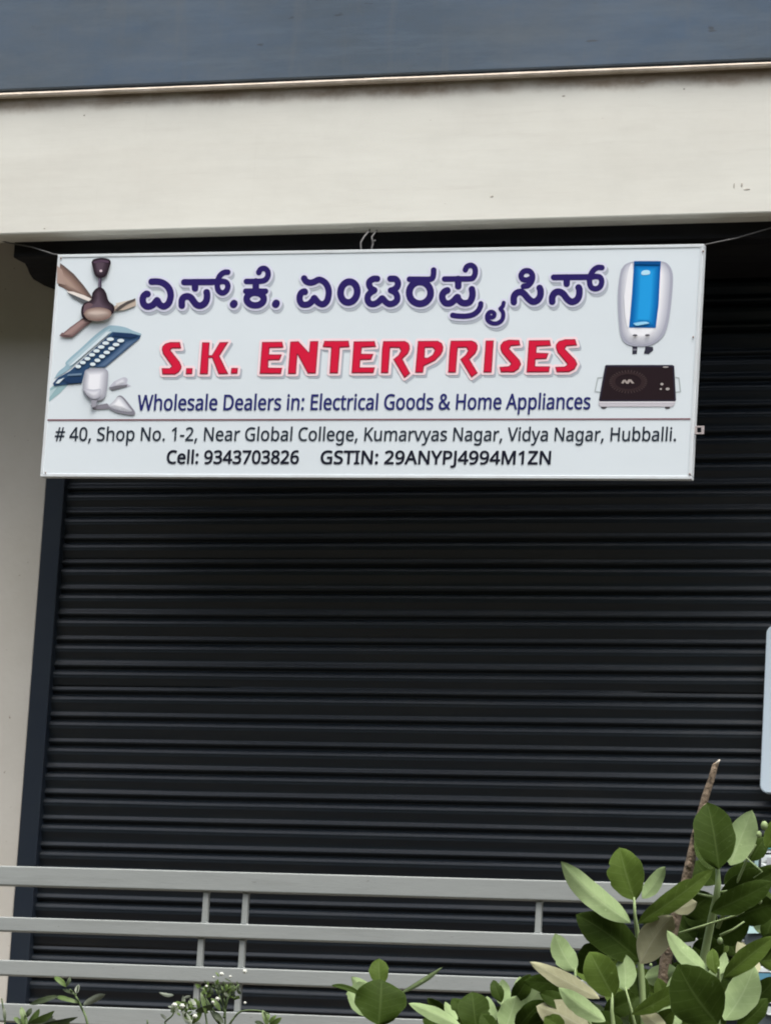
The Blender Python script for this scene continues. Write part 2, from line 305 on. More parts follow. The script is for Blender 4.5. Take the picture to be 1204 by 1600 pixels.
# outlines of the characters used in the small text: advance, loops of x,y
GLYPHS = {'#':(577,[[385,350,360,221,470,221,470,168,350,168,317,0,260,0,293,168,178,168,147,0,91,0,121,168,20,168,20,221,132,221,157,350,50,350,50,403,167,403,199,573,257,573,225,403,340,403,372,573,427,573,395,403,497,403,497,350],[188,221,303,221,328,350,213,350]]),
'&':(646,[[244,581,284,578,318,567,345,549,366,524,378,494,383,458,379,426,368,397,350,372,326,349,299,328,268,308,423,159,442,186,457,216,469,250,479,286,550,286,541,253,530,221,518,191,504,163,487,137,468,114,585,0,490,0,420,67,394,46,366,28,336,13,303,2,278,-4,252,-7,223,-8,188,-6,156,0,127,10,102,24,81,42,65,63,52,89,45,117,43,149,46,187,57,220,75,248,100,273,131,296,166,318,149,337,133,358,118,379,107,403,99,429,96,456,101,493,114,524,135,548,165,567,188,575,215,580],[209,273,182,257,159,239,141,221,128,201,119,178,116,152,124,112,146,81,168,66,194,57,225,55,258,56,287,62,314,71,347,90,375,111],[241,524,211,519,186,506,171,485,165,457,169,429,180,404,199,378,225,350,253,368,276,385,292,401,308,428,313,458,308,484,294,505,271,519]]),
',':(273,[[154,84,146,55,136,23,124,-10,111,-42,98,-74,85,-103,33,-103,41,-72,49,-38,56,-3,63,31,68,63,73,93,148,93]]),
'-':(317,[[32,184,32,246,226,246,226,184]]),
'.':(273,[[58,43,61,69,72,85,88,94,107,97,126,94,142,85,153,69,157,43,153,18,142,2,126,-8,107,-11,88,-8,72,2,61,18]]),
'0':(517,[[419,287,418,242,415,201,409,163,401,128,390,97,376,70,359,47,339,27,316,12,290,1,261,-6,229,-8,188,-4,153,8,122,27,97,54,76,88,60,129,48,176,42,229,39,287,41,346,48,399,58,446,73,486,93,520,119,547,149,566,186,578,229,581,269,578,304,566,335,547,361,520,382,486,399,446,410,399,417,346],[110,287,111,238,115,194,121,156,131,125,143,98,159,78,190,59,229,52,268,59,298,78,314,98,326,124,336,156,343,194,347,238,348,287,347,336,343,380,336,417,326,449,314,475,298,495,268,515,229,521,190,515,159,495,143,475,131,449,121,417,115,380,111,336]]),
'1':(517,[[285,0,216,0,216,400,216,422,216,439,217,455,217,470,219,499,207,487,196,477,169,455,108,405,71,452,226,573,285,573]]),
'2':(517,[[417,0,38,0,38,59,188,210,216,238,240,264,261,287,287,320,306,353,318,387,322,424,315,466,294,496,261,514,221,520,181,517,147,506,115,489,83,466,45,513,68,531,94,548,122,561,153,572,186,578,221,581,255,579,285,572,313,562,347,540,372,510,384,485,391,458,394,428,392,399,386,371,375,344,361,318,344,292,324,267,301,241,275,214,247,185,128,67,128,64,417,64]]),
'3':(517,[[395,439,392,403,381,372,363,347,340,326,310,311,277,302,277,298,319,290,353,276,379,255,398,229,409,198,413,163,410,131,403,101,390,74,371,50,348,30,318,14,283,2,241,-6,193,-8,164,-7,136,-5,110,-1,72,8,36,23,36,89,61,78,87,69,114,61,141,56,168,52,194,51,241,55,278,65,305,81,324,104,335,132,339,164,335,197,320,223,297,242,265,255,240,261,211,264,179,265,123,265,123,326,180,326,209,327,236,332,259,339,286,356,307,377,319,404,323,434,316,471,295,498,262,516,219,521,190,520,164,515,140,508,117,498,96,487,75,473,39,521,61,537,87,550,115,563,147,573,181,579,218,581,273,576,317,563,352,540,376,511,390,477]]),
'4':(517,[[443,130,359,130,359,0,291,0,291,130,17,130,17,190,286,576,359,576,359,193,443,193],[291,374,291,394,291,412,292,429,293,444,293,459,294,474,294,487,295,500,292,500,285,485,276,468,266,451,257,438,86,193,291,193]]),
'6':(517,[[44,245,45,278,47,310,51,342,57,374,64,404,75,433,87,461,103,486,121,510,143,530,168,548,196,562,228,572,265,578,306,581,324,580,344,579,362,577,377,573,377,513,362,517,344,520,326,522,308,523,273,521,242,515,216,504,183,483,158,454,139,419,127,380,121,352,117,322,115,291,119,291,133,309,150,326,170,339,194,350,223,356,255,358,287,356,316,349,342,338,365,322,384,303,400,279,412,251,419,220,421,184,419,147,411,112,399,82,382,55,361,33,336,15,307,2,275,-5,239,-8,199,-4,163,7,130,26,101,54,84,76,70,103,59,133,51,166,46,204],[238,51,270,55,297,66,320,84,337,109,348,143,351,184,348,218,339,247,324,271,302,289,274,300,241,303,205,299,175,287,150,270,131,248,119,223,115,198,117,172,123,146,133,121,146,99,164,79,185,64,210,55]]),
'7':(517,[[109,0,344,508,35,508,35,573,419,573,419,518,187,0]]),
'8':(517,[[229,581,261,579,291,574,318,565,352,546,378,519,395,485,400,443,396,411,385,383,368,359,346,338,320,319,291,303,325,285,355,265,381,242,401,216,414,185,419,148,416,118,408,90,395,65,378,44,356,26,330,11,300,1,267,-6,231,-8,192,-6,157,0,126,10,100,24,78,42,61,63,49,87,42,115,39,146,43,183,56,214,75,241,99,264,128,283,158,299,131,316,107,336,87,358,71,383,61,411,58,444,63,485,80,518,107,545,141,565,168,573,197,579],[108,145,116,107,138,76,161,60,192,51,229,48,265,51,295,60,319,76,342,108,350,148,346,174,335,197,317,217,293,235,264,251,229,265,217,270,184,254,157,237,136,219,121,197,111,173],[228,524,188,518,155,502,134,476,127,441,130,414,141,391,157,373,179,357,204,344,232,330,258,343,282,357,302,373,317,392,327,414,330,441,323,476,302,502,270,518]]),
'9':(517,[[417,328,416,295,414,263,410,231,405,199,397,168,387,139,374,112,358,86,340,63,318,42,293,25,265,11,232,0,195,-6,154,-8,137,-8,117,-6,97,-4,82,0,82,60,97,56,115,53,134,50,152,50,188,52,218,58,245,68,278,90,303,118,316,141,327,165,334,192,340,221,344,250,346,281,341,281,327,263,310,247,290,233,266,223,237,216,204,214,173,216,144,223,118,235,95,250,76,270,61,294,49,321,42,352,40,387,43,426,50,460,63,491,80,517,101,540,127,557,156,570,188,578,223,581,262,577,299,565,332,545,361,518,377,495,391,469,402,439,410,406,415,369],[223,521,192,518,165,507,142,488,124,463,113,429,110,388,113,354,122,325,137,301,158,284,186,273,220,269,256,273,286,285,311,303,330,325,342,349,346,374,344,400,338,426,328,451,315,474,298,493,277,508,252,518]]),
':':(273,[[58,43,61,69,72,85,88,94,107,97,126,94,142,85,153,69,157,43,153,18,142,2,126,-8,107,-11,88,-8,72,2,61,18],[58,387,61,412,72,429,88,438,107,441,126,438,142,429,153,412,157,387,153,362,142,345,126,335,107,332,88,335,72,345,61,362]]),
'A':(571,[[437,0,368,177,141,177,73,0,0,0,224,575,289,575,512,0],[282,415,279,424,274,438,269,455,263,473,259,489,255,500,247,468,242,452,238,438,230,415,165,241,346,241]]),
'C':(565,[[323,517,294,516,266,510,241,502,206,482,178,456,162,434,149,410,139,383,131,353,127,321,125,286,128,241,135,200,147,164,164,132,186,105,213,83,244,68,281,58,322,55,359,57,394,62,427,69,460,78,460,15,427,5,393,-2,369,-6,342,-7,312,-8,257,-4,208,8,166,28,130,56,101,90,78,131,62,178,52,230,49,287,51,329,57,369,67,406,81,440,99,471,120,499,145,523,174,543,206,559,242,571,281,578,324,581,353,580,381,577,409,572,448,561,482,547,453,486,425,497,394,508,360,515]]),
'D':(644,[[536,292,533,231,521,177,501,131,474,91,439,58,399,33,351,15,297,4,237,0,78,0,78,573,254,573,309,569,359,558,404,540,443,516,476,484,502,446,521,401,533,350],[460,289,457,337,449,379,435,415,416,444,391,469,361,487,327,500,287,508,244,511,150,511,150,62,228,62,299,68,357,87,402,119,434,164,454,220]]),
'E':(504,[[398,0,78,0,78,573,398,573,398,509,150,509,150,330,383,330,383,268,150,268,150,63,398,63]]),
'G':(642,[[326,302,524,302,524,22,493,12,462,5,431,-1,398,-5,362,-7,323,-8,267,-4,217,8,173,28,136,55,105,89,81,130,63,176,52,229,49,286,53,343,65,395,84,442,111,482,145,517,186,544,233,564,286,577,346,581,377,580,407,577,437,572,465,565,491,557,516,547,489,484,457,497,421,508,382,515,342,517,298,514,259,505,225,489,195,468,170,441,150,409,136,373,127,332,124,286,127,243,134,202,146,166,164,133,187,106,216,84,251,68,292,58,340,55,375,56,404,59,429,63,452,68,452,238,326,238]]),
'H':(653,[[516,0,443,0,443,267,150,267,150,0,78,0,78,573,150,573,150,330,443,330,443,573,516,573]]),
'I':(330,[[239,0,32,0,32,42,99,57,99,515,32,531,32,573,239,573,239,531,172,515,172,57,239,42]]),
'J':(277,[[-3,-152,-21,-152,-37,-150,-51,-146,-63,-142,-63,-81,-49,-84,-35,-87,-20,-88,-5,-89,15,-87,33,-81,50,-70,63,-53,71,-29,74,3,74,573,146,573,146,9,144,-26,138,-56,128,-82,105,-113,75,-135,52,-145,25,-150]]),
'K':(555,[[496,0,411,0,209,273,150,222,150,0,78,0,78,573,150,573,150,290,174,318,199,345,249,399,403,573,488,573,261,323]]),
'M':(786,[[330,0,142,502,139,502,140,484,142,461,143,435,144,407,144,377,144,347,144,0,78,0,78,573,184,573,361,103,364,103,544,573,650,573,650,0,578,0,578,352,578,380,579,408,580,435,581,460,583,482,584,501,581,501,390,0]]),
'N':(668,[[532,0,447,0,141,476,138,476,139,455,141,432,143,378,144,349,144,320,144,0,78,0,78,573,161,573,467,99,470,99,468,137,466,193,465,223,464,249,464,573,532,573]]),
'P':(544,[[229,573,297,568,352,553,393,528,421,495,439,454,444,404,441,370,433,336,417,306,395,278,375,262,351,249,324,238,292,230,256,225,216,223,150,223,150,0,78,0,78,573],[223,511,150,511,150,285,208,285,242,286,272,290,298,296,330,311,352,334,365,363,370,401,366,435,354,462,334,484,306,499,269,508]]),
'S':(499,[[403,153,400,121,392,92,378,66,359,44,335,26,307,11,274,1,238,-6,198,-8,167,-7,137,-5,109,-1,83,4,61,11,41,19,41,88,73,76,113,65,142,59,171,56,201,55,240,57,273,66,298,79,316,98,327,120,330,147,327,173,318,194,302,213,277,230,255,241,228,252,196,265,161,279,131,294,106,311,85,330,69,351,57,375,50,403,48,435,51,464,58,490,71,513,89,533,110,550,136,563,165,573,197,579,231,581,262,580,290,577,318,572,355,562,389,549,366,487,336,499,302,508,266,515,229,517,196,515,169,507,148,494,133,478,124,457,121,434,124,407,133,386,149,367,172,351,193,341,217,330,246,318,278,306,307,293,332,279,362,255,385,228,398,194]]),
'T':(504,[[259,0,187,0,187,509,8,509,8,573,437,573,437,509,259,509]]),
'V':(540,[[481,573,277,0,204,0,0,573,75,573,204,205,213,182,220,160,226,139,231,119,236,100,241,80,245,100,250,119,255,140,262,161,269,183,277,207,405,573]]),
'W':(804,[[735,573,583,0,510,0,399,375,389,410,384,427,380,443,373,471,371,481,370,488,367,471,364,458,361,443,352,409,348,391,342,373,234,0,161,0,10,573,85,573,174,223,179,205,183,186,190,151,194,134,196,118,201,87,206,119,210,137,213,154,218,173,222,191,232,227,333,573,407,573,512,225,518,206,523,187,527,169,532,151,535,133,538,117,544,87,547,107,550,129,555,151,560,175,566,199,572,224,660,573]]),
'Y':(512,[[227,291,376,573,454,573,263,222,263,0,191,0,191,219,0,573,79,573]]),
'Z':(517,[[427,0,30,0,30,55,332,508,40,508,40,573,419,573,419,518,118,64,427,64]]),
'a':(508,[[231,437,279,433,318,422,347,403,368,375,381,338,385,293,385,0,334,0,320,61,317,61,298,40,279,22,258,9,234,-1,206,-6,172,-8,136,-5,103,6,75,23,55,48,41,80,37,119,43,159,59,192,87,219,127,238,179,251,243,257,316,259,316,285,310,330,293,359,265,375,227,380,194,378,163,370,133,359,106,347,84,400,115,414,151,426,177,432,204,436],[252,208,204,203,167,195,141,182,118,155,110,119,115,87,132,66,157,53,188,49,223,52,253,62,279,79,299,103,311,134,315,172,315,210]]),
'b':(552,[[139,461,138,435,138,410,136,389,135,373,139,373,161,398,189,419,213,429,240,435,272,437,322,431,365,412,401,381,428,338,444,283,449,215,447,168,439,127,427,91,410,61,390,36,365,17,337,3,306,-5,272,-8,240,-6,213,0,189,10,161,31,139,55,133,55,119,0,68,0,68,609,139,609],[260,379,219,374,188,361,165,339,150,308,144,282,140,252,139,217,139,214,142,165,150,125,165,93,187,69,219,55,261,51,297,55,325,69,348,93,363,126,373,166,376,216,373,265,363,306,348,338,325,360,296,374]]),
'c':(443,[[241,-8,204,-5,170,2,139,15,112,34,88,58,69,87,55,123,47,165,44,213,47,262,56,305,71,342,90,372,114,396,142,415,174,428,208,435,245,438,278,436,309,431,336,424,358,415,337,356,316,363,292,370,267,374,244,376,204,371,172,358,148,335,131,303,123,277,119,247,117,213,119,181,123,152,131,126,148,94,172,71,202,58,240,53,273,55,302,60,328,68,351,78,351,15,328,5,304,-2,275,-7]]),
'd':(552,[[221,-8,171,-2,128,17,92,48,65,91,49,146,44,214,49,282,66,338,93,381,128,413,171,432,221,438,253,436,280,429,303,420,323,407,340,391,354,374,359,374,356,405,355,424,354,438,354,609,425,609,425,0,368,0,358,58,354,58,340,40,323,24,303,11,279,1,252,-6],[232,51,273,55,305,67,328,88,343,117,352,154,355,200,355,213,352,263,343,304,329,336,306,360,274,375,231,379,196,374,168,359,146,334,130,300,120,260,117,213,120,165,130,125,146,93,168,69,197,55]]),
'e':(511,[[234,438,269,435,301,427,329,414,354,396,374,373,390,346,402,315,409,281,411,244,411,201,117,201,122,157,134,119,154,90,181,69,215,56,254,52,293,54,327,60,359,69,392,82,392,20,359,8,327,-1,292,-6,251,-8,212,-5,176,3,143,17,114,36,90,61,70,91,56,126,47,167,44,212,47,257,55,297,68,333,86,364,108,390,134,411,164,426,198,435],[233,380,202,377,175,366,154,348,137,323,125,293,119,257,338,257,335,292,326,322,312,346,292,364,266,376]]),
'g':(552,[[221,438,261,434,297,422,329,402,355,373,359,373,369,430,425,430,425,-7,423,-46,416,-80,404,-109,388,-135,367,-155,341,-172,310,-183,274,-190,233,-192,202,-192,174,-189,147,-186,110,-177,78,-165,78,-100,111,-114,149,-125,177,-130,206,-133,237,-134,271,-130,300,-119,324,-101,341,-77,352,-48,355,-13,355,4,355,16,356,32,357,47,358,57,354,57,329,28,299,8,263,-4,221,-8,170,-2,126,18,91,51,65,95,49,149,44,214,49,278,65,332,91,377,126,411,169,431],[230,379,197,374,169,359,147,336,130,303,123,277,119,247,117,213,120,165,130,124,146,92,169,68,197,54,232,50,262,52,288,58,309,69,326,85,340,105,349,131,354,161,356,197,356,214,355,251,350,282,343,309,326,340,302,362,270,374]]),
'h':(554,[[139,431,138,415,138,399,136,384,135,370,140,370,155,391,174,407,196,420,221,429,247,435,273,437,306,435,335,430,360,421,391,400,413,370,423,344,429,314,431,280,431,0,361,0,361,275,358,307,351,333,338,353,308,372,265,379,222,374,189,360,166,338,150,308,144,283,140,254,139,222,139,0,68,0,68,609,139,609]]),
'i':(265,[[139,430,139,0,68,0,68,430],[104,591,119,588,133,580,142,566,145,546,142,526,133,512,119,504,104,501,88,504,75,512,66,526,63,546,66,566,75,580,88,588]]),
'l':(265,[[139,0,68,0,68,609,139,609]]),
'm':(808,[[540,438,584,434,621,421,649,401,669,371,681,330,685,280,685,0,615,0,615,277,610,321,594,353,567,372,528,379,490,374,460,362,438,342,423,315,414,280,411,237,411,0,342,0,342,277,339,308,332,333,320,353,303,367,281,376,253,379,215,374,185,360,164,338,150,308,144,283,140,255,139,223,139,0,68,0,68,430,125,430,136,371,140,371,155,392,173,409,194,422,217,431,241,436,266,438,298,436,325,430,349,420,378,398,398,366,402,366,418,388,438,406,461,420,486,430,512,436]]),
'n':(554,[[275,438,322,434,361,421,391,401,413,371,426,330,431,280,431,0,361,0,361,275,358,307,351,333,338,353,308,372,265,379,222,374,189,361,166,338,151,308,142,269,139,223,139,0,68,0,68,430,125,430,136,371,140,371,156,392,175,409,198,422,222,431,248,436]]),
'o':(544,[[442,216,440,181,436,150,428,121,417,95,404,71,388,51,359,25,324,7,299,-1,271,-6,241,-8,200,-4,163,7,129,25,100,51,84,71,70,95,59,121,51,150,46,181,44,216,47,261,55,301,68,336,87,367,110,392,137,412,169,426,204,435,244,438,281,435,316,426,347,412,374,392,398,367,417,336,431,301,439,261],[117,216,119,184,123,154,130,128,147,95,172,71,203,56,243,51,282,56,314,71,339,95,356,128,363,154,367,184,369,216,367,248,363,277,355,303,338,335,314,359,282,374,242,379,202,374,171,359,147,335,130,303,120,263]]),
'p':(552,[[273,438,322,432,365,413,401,383,428,339,444,284,449,216,447,170,439,129,427,93,410,62,390,37,365,17,337,3,306,-5,272,-8,241,-6,213,1,190,11,170,24,153,38,139,55,134,55,136,39,137,20,138,1,139,-16,139,-192,68,-192,68,430,126,430,136,371,139,371,153,389,170,405,189,419,213,429,240,436],[260,379,221,374,190,362,167,342,152,313,145,289,141,261,139,229,139,216,140,182,144,152,150,126,165,93,188,70,220,55,261,51,297,56,326,72,348,98,364,131,371,157,375,186,376,217,373,262,363,302,348,334,325,359,296,374]]),
'r':(390,[[269,438,281,438,295,437,308,435,319,433,310,368,299,370,287,372,275,373,264,374,240,371,217,363,195,351,176,334,161,313,149,289,141,261,139,229,139,0,68,0,68,430,126,430,134,351,137,351,152,374,170,395,191,413,214,426,240,435]]),
's':(443,[[348,119,343,80,327,49,302,24,268,6,241,-2,210,-6,176,-8,135,-6,99,-1,68,8,42,19,42,83,70,71,104,60,141,52,178,49,224,53,256,66,274,86,280,112,278,128,271,141,259,154,239,167,212,180,174,196,135,212,103,228,76,245,57,266,45,292,41,324,46,358,61,386,85,408,118,425,157,435,202,438,240,436,275,430,308,421,339,409,315,353,287,363,258,372,228,378,197,380,159,377,131,366,114,350,108,328,111,312,119,298,133,286,154,274,182,261,219,246,257,231,289,215,314,197,333,176,344,150]]),
't':(348,[[212,50,228,50,245,53,260,55,272,59,272,5,258,0,240,-4,219,-7,200,-8,167,-5,138,4,112,20,91,44,82,66,76,93,74,125,74,375,13,375,13,409,75,437,103,528,144,528,144,430,269,430,269,375,144,375,144,127,149,93,163,69,185,54]]),
'u':(554,[[427,430,427,0,370,0,359,57,356,57,340,36,321,20,298,8,273,-1,247,-6,220,-8,187,-6,159,-1,134,8,103,29,81,59,71,85,65,114,63,148,63,430,135,430,135,153,137,122,145,96,158,76,188,57,230,51,273,55,306,69,330,91,345,121,352,146,356,175,357,206,357,430]]),
'v':(466,[[163,0,0,430,75,430,167,176,173,158,180,137,187,116,193,96,198,78,201,63,204,63,208,78,214,96,220,117,227,138,234,158,241,176,332,430,407,430,244,0]]),
'y':(468,[[1,430,76,430,169,185,177,164,184,144,191,124,196,105,201,86,205,68,209,68,215,91,224,121,234,153,245,186,333,430,409,430,224,-59,207,-97,188,-130,165,-156,138,-176,106,-188,67,-192,49,-192,34,-190,20,-188,9,-186,9,-130,19,-132,30,-133,43,-134,56,-135,79,-132,99,-126,116,-114,130,-99,142,-80,152,-59,174,-2]])}

# ------------------------------------------------------------------ hanging sign board
SW, SH, ST = 2.5297, .857, .030
sM = Matrix.Rotation(-.01405, 4, 'Z') @ Matrix.Rotation(.02029, 4, 'X') @ Matrix.Rotation(.01334, 4, 'Y')
sM.translation = Vector((-.1007, -.05, 4.8855))
sg = empty('shop_sign', sM.translation, label='white hanging shop sign board with blue Kannada and red English lettering', cat='sign')
sg.rotation_euler = sM.to_euler()
S3 = np.array([[sM[i][j] for j in range(3)] for i in range(3)]); S0 = np.array(sM.translation)
def loc(px):                       # photo pixels -> sign coordinates (x right, z up) on its face
    px = np.asarray(px, float).reshape(-1, 2)
    d = np.stack([px[:, 0]-602, px[:, 1]-800, np.full(len(px), FPX)], 1)@ROT.T
    n = S3[:, 1]; t = ((S0-CAM)@n)/(d@n)
    L = (CAM+d*t[:, None]-S0)@S3
    return L[:, [0, 2]]
def lpart(name, bm_or_me, mats, par=None):
    me = bm_or_me
    if isinstance(bm_or_me, MB): me = bm_or_me.mesh(name)
    o = link(name, me, mats, sg if par is None else par, world=False); return o
m_vinyl = mat('white_printed_vinyl', (.675, .745, .785), .5, .1, dark=(.64, .705, .745), nscale=1.6, namt=.8, stretch=(.8, 1, 1.2), speck=(.5, .5, .5), sscale=70, sth=.78, bump=.05, bscale=4)
m_edge = mat('sign_frame_paint', (.64, .70, .73), .5, .12, dark=(.54, .55, .56), nscale=9, namt=.6)
m_rust = mat('rusty_steel', (.22, .15, .12), .7, .3, dark=(.12, .07, .05), nscale=40, namt=.9)
m_wire = mat('galvanised_wire', (.09, .09, .09), .6, .3)
b = MB(); b.box(-SW/2, SW/2, 0, ST, -SH/2, SH/2, .002); lpart('panel', b, m_vinyl)
b = MB(); fw = .011
for (xa_, xb_, za_, zb_) in ((-SW/2-.001, SW/2+.001, SH/2-fw, SH/2+.001), (-SW/2-.001, SW/2+.001, -SH/2-.001, -SH/2+fw), (-SW/2-.001, -SW/2+fw, -SH/2+fw+.0005, SH/2-fw-.0005), (SW/2-fw, SW/2+.001, -SH/2+fw+.0005, SH/2-fw-.0005)):
    b.box(xa_, xb_, -.002, ST+.003, za_, zb_, .0015)
fr = lpart('frame', b, m_edge)
b = MB()
for p in ((1082.5, 527), (1098, 393), (1077, 741), (96, 404), (72, 739)):
    b = MB(); l = loc(p)[0]; b.ball((l[0], -.0035, l[1]), .0036, sq=(1, .5, 1)); lpart('rivet', b, m_rust, fr)
l = loc((1097, 671))[0]; b = MB(); lx0 = SW/2+.001
for bx in ((lx0, lx0+.034, l[1]+.009, l[1]+.015), (lx0, lx0+.034, l[1]-.015, l[1]-.009), (lx0+.024, lx0+.034, l[1]-.009, l[1]+.009), (lx0, lx0+.008, l[1]-.009, l[1]+.009)):
    b.box(bx[0], bx[1], .010, .016, bx[2], bx[3], .0008)
lpart('mounting_lug', b, mat('worn_lug_steel', (.40, .36, .36), .6, .3))
def wl(P): return (sM.inverted()@Vector(P))
def wire(pts, r=.0026):
    q = MB(); q.tube(pts, r); lpart('wire', q, m_wire)
wire([(-SW/2+.012, .012, SH/2+.000), (-SW/2-.03, .02, SH/2+.008), wl(at(50, 386, .06)), wl(at(12, 379, .07)), wl(at(-12, 372, .075))])
wire([(SW/2-.005, .012, SH/2+.000), wl(at(1150, 372, .045)), wl(at(1204, 356, .06)), wl(at(1262, 334, .08))])
h0 = loc((561, 394))[0]; h1 = loc((577, 394))[0]
wire([(h0[0]+.008, .014, h0[1]-.004), (h0[0]+.001, .012, h0[1]+.018), (h0[0]-.002, .014, h0[1]+.04), (h0[0]+.004, .03, h0[1]+.066), (h0[0]+.004, .085, h0[1]+.105)], .0034)
wire([(h1[0]-.003, .014, h1[1]-.004), (h1[0]+.002, .012, h1[1]+.015), (h1[0]+.006, .014, h1[1]+.034), (h1[0]+.004, .018, h1[1]+.046), (h1[0]+.014, .016, h1[1]+.049)], .0034)
wire([(h1[0]+.004, .014, h1[1]+.04), (h1[0]-.006, .03, h1[1]+.066), (h1[0]-.008, .085, h1[1]+.105)], .003)

# -- flat shapes from signed distance fields (letters drawn as strokes or outlines)
class Field:
    def __init__(s, x0, y0, x1, y1, res):
        s.x0, s.y0, s.res = x0, y0, res
        s.nx, s.ny = int((x1-x0)/res)+2, int((y1-y0)/res)+2
        s.D = np.full((s.ny, s.nx), 50.0)
    def win(s, xa, ya, xb, yb):
        i0, i1 = max(0, int((xa-s.x0)/s.res)), min(s.nx, int((xb-s.x0)/s.res)+2)
        j0, j1 = max(0, int((ya-s.y0)/s.res)), min(s.ny, int((yb-s.y0)/s.res)+2)
        X = s.x0+np.arange(i0, i1)*s.res; Y = s.y0+np.arange(j0, j1)*s.res
        return (slice(j0, j1), slice(i0, i1)), X[None, :], Y[:, None]
    @staticmethod
    def seg(X, Y, a, b):
        dx, dy = b[0]-a[0], b[1]-a[1]; L = dx*dx+dy*dy
        t = np.clip(((X-a[0])*dx+(Y-a[1])*dy)/(L if L > 1e-12 else 1), 0, 1)
        return np.hypot(X-a[0]-t*dx, Y-a[1]-t*dy)
    def stroke(s, pts, r, far):
        for a, b in zip(pts, pts[1:]):
            m = r+far; sl, X, Y = s.win(min(a[0], b[0])-m, min(a[1], b[1])-m, max(a[0], b[0])+m, max(a[1], b[1])+m)
            s.D[sl] = np.minimum(s.D[sl], s.seg(X, Y, a, b)-r)
    def polys(s, loops, far):
        A = np.concatenate([np.array(l) for l in loops]); lo, hi = A.min(0)-far, A.max(0)+far
        sl, X, Y = s.win(*lo, *hi); d = np.full((Y.shape[0], X.shape[1]), 50.0); ins = np.zeros(d.shape, bool)
        for l in loops:
            for a, b in zip(l, l[1:]+l[:1]):
                d = np.minimum(d, s.seg(X, Y, a, b))
                if a[1] != b[1]: ins ^= ((a[1] > Y) != (b[1] > Y)) & (X < (b[0]-a[0])*(Y-a[1])/(b[1]-a[1])+a[0])
        s.D[sl] = np.minimum(s.D[sl], np.where(ins, -d, d))
    def loops(s, lev=0.0, tol=.06):
        D = s.D-lev; D = np.where(np.abs(D) < 1e-6, 1e-6, D); P = D < 0
        code = P[:-1, :-1]*1+P[:-1, 1:]*2+P[1:, 1:]*4+P[1:, :-1]*8
        adj = {}
        E = {1: ((3, 0),), 2: ((0, 1),), 3: ((3, 1),), 4: ((1, 2),), 5: ((3, 0), (1, 2)), 6: ((0, 2),), 7: ((3, 2),), 8: ((2, 3),), 9: ((2, 0),), 10: ((0, 1), (2, 3)), 11: ((2, 1),), 12: ((1, 3),), 13: ((1, 0),), 14: ((0, 3),)}
        for j, i in zip(*np.nonzero((code > 0) & (code < 15))):
            ks = ((0, j, i), (1, j, i+1), (0, j+1, i), (1, j, i))
            for a, c in E[int(code[j, i])]:
                adj.setdefault(ks[a], []).append(ks[c]); adj.setdefault(ks[c], []).append(ks[a])
        def pos(k):
            o, j, i = k
            if o == 0: a, c = D[j, i], D[j, i+1]; return (s.x0+(i+a/(a-c))*s.res, s.y0+j*s.res)
            a, c = D[j, i], D[j+1, i]; return (s.x0+i*s.res, s.y0+(j+a/(a-c))*s.res)
        out, seen = [], set()
        for k in adj:
            if k in seen: continue
            L, prev, cur = [], None, k
            while cur not in seen:
                seen.add(cur); L.append(pos(cur)); nx = [q for q in adj[cur] if q != prev]
                prev, cur = cur, (nx[0] if nx else cur)
            if len(L) > 5: out.append(rdp(L, tol))
        return [l for l in out if len(l) > 2]
def rdp(L, tol):
    P = np.array(L); n = len(P); h = int(np.argmax(((P-P[0])**2).sum(1))); keep = {0, h}; st = [(0, h), (h, n)]
    Q = np.concatenate([P, P[:1]])
    while st:
        a, b = st.pop()
        if b-a < 2: continue
        A, B = Q[a], Q[b]; v = B-A; ln = np.hypot(*v); W = Q[a+1:b]-A
        d = np.abs(W[:, 0]*v[1]-W[:, 1]*v[0])/ln if ln > 1e-9 else np.hypot(W[:, 0], W[:, 1])
        i = int(np.argmax(d))
        if d[i] > tol: keep.add(a+1+i); st += [(a, a+1+i), (a+1+i, b)]
    return [tuple(P[i]) for i in sorted(k for k in keep if k < n)]
def flat(loops, off):              # filled flat shape on the sign face, off metres proud of it
    cu = bpy.data.curves.new('fill', 'CURVE'); cu.dimensions = '2D'; cu.fill_mode = 'BOTH'
    for l in loops:
        q = loc(l); sp = cu.splines.new('POLY'); sp.points.add(len(q)-1)
        for k, (x, z) in enumerate(q): sp.points[k].co = (x, z, 0, 1)
        sp.use_cyclic_u = True
    o = bpy.data.objects.new('fill', cu); col.objects.link(o)
    me = bpy.data.meshes.new_from_object(o.evaluated_get(bpy.context.evaluated_depsgraph_get()))
    bpy.data.objects.remove(o); bpy.data.curves.remove(cu)
    for v in me.vertices: v.co = (v.co.x, -off, v.co.y)
    return me
def join(meshes):                  # [(mesh, material index)] -> one mesh
    b = bmesh.new()
    for me, mi in meshes:
        n = len(b.faces); b.from_mesh(me); b.faces.ensure_lookup_table()
        for f in b.faces[n:]: f.material_index = mi
        bpy.data.meshes.remove(me)
    me = bpy.data.meshes.new('print'); b.to_mesh(me); b.free(); return me
def smooth(pts, k=5):              # Catmull-Rom
    P = [np.array(p, float) for p in pts]; P = [2*P[0]-P[1]]+P+[2*P[-1]-P[-2]]; out = []
    for i in range(1, len(P)-2):
        for j in range(k):
            t = j/k; a, b_, c, d = P[i-1:i+3]
            out.append(tuple(.5*((2*b_)+(c-a)*t+(2*a-5*b_+4*c-d)*t*t+(3*b_-a-3*c+d)*t**3)))
    return out+[tuple(P[-2])]
def ring(cx, cy, rx, ry, n=28): return [(cx+rx*math.cos(2*math.pi*i/n), cy+ry*math.sin(2*math.pi*i/n)) for i in range(n+1)]

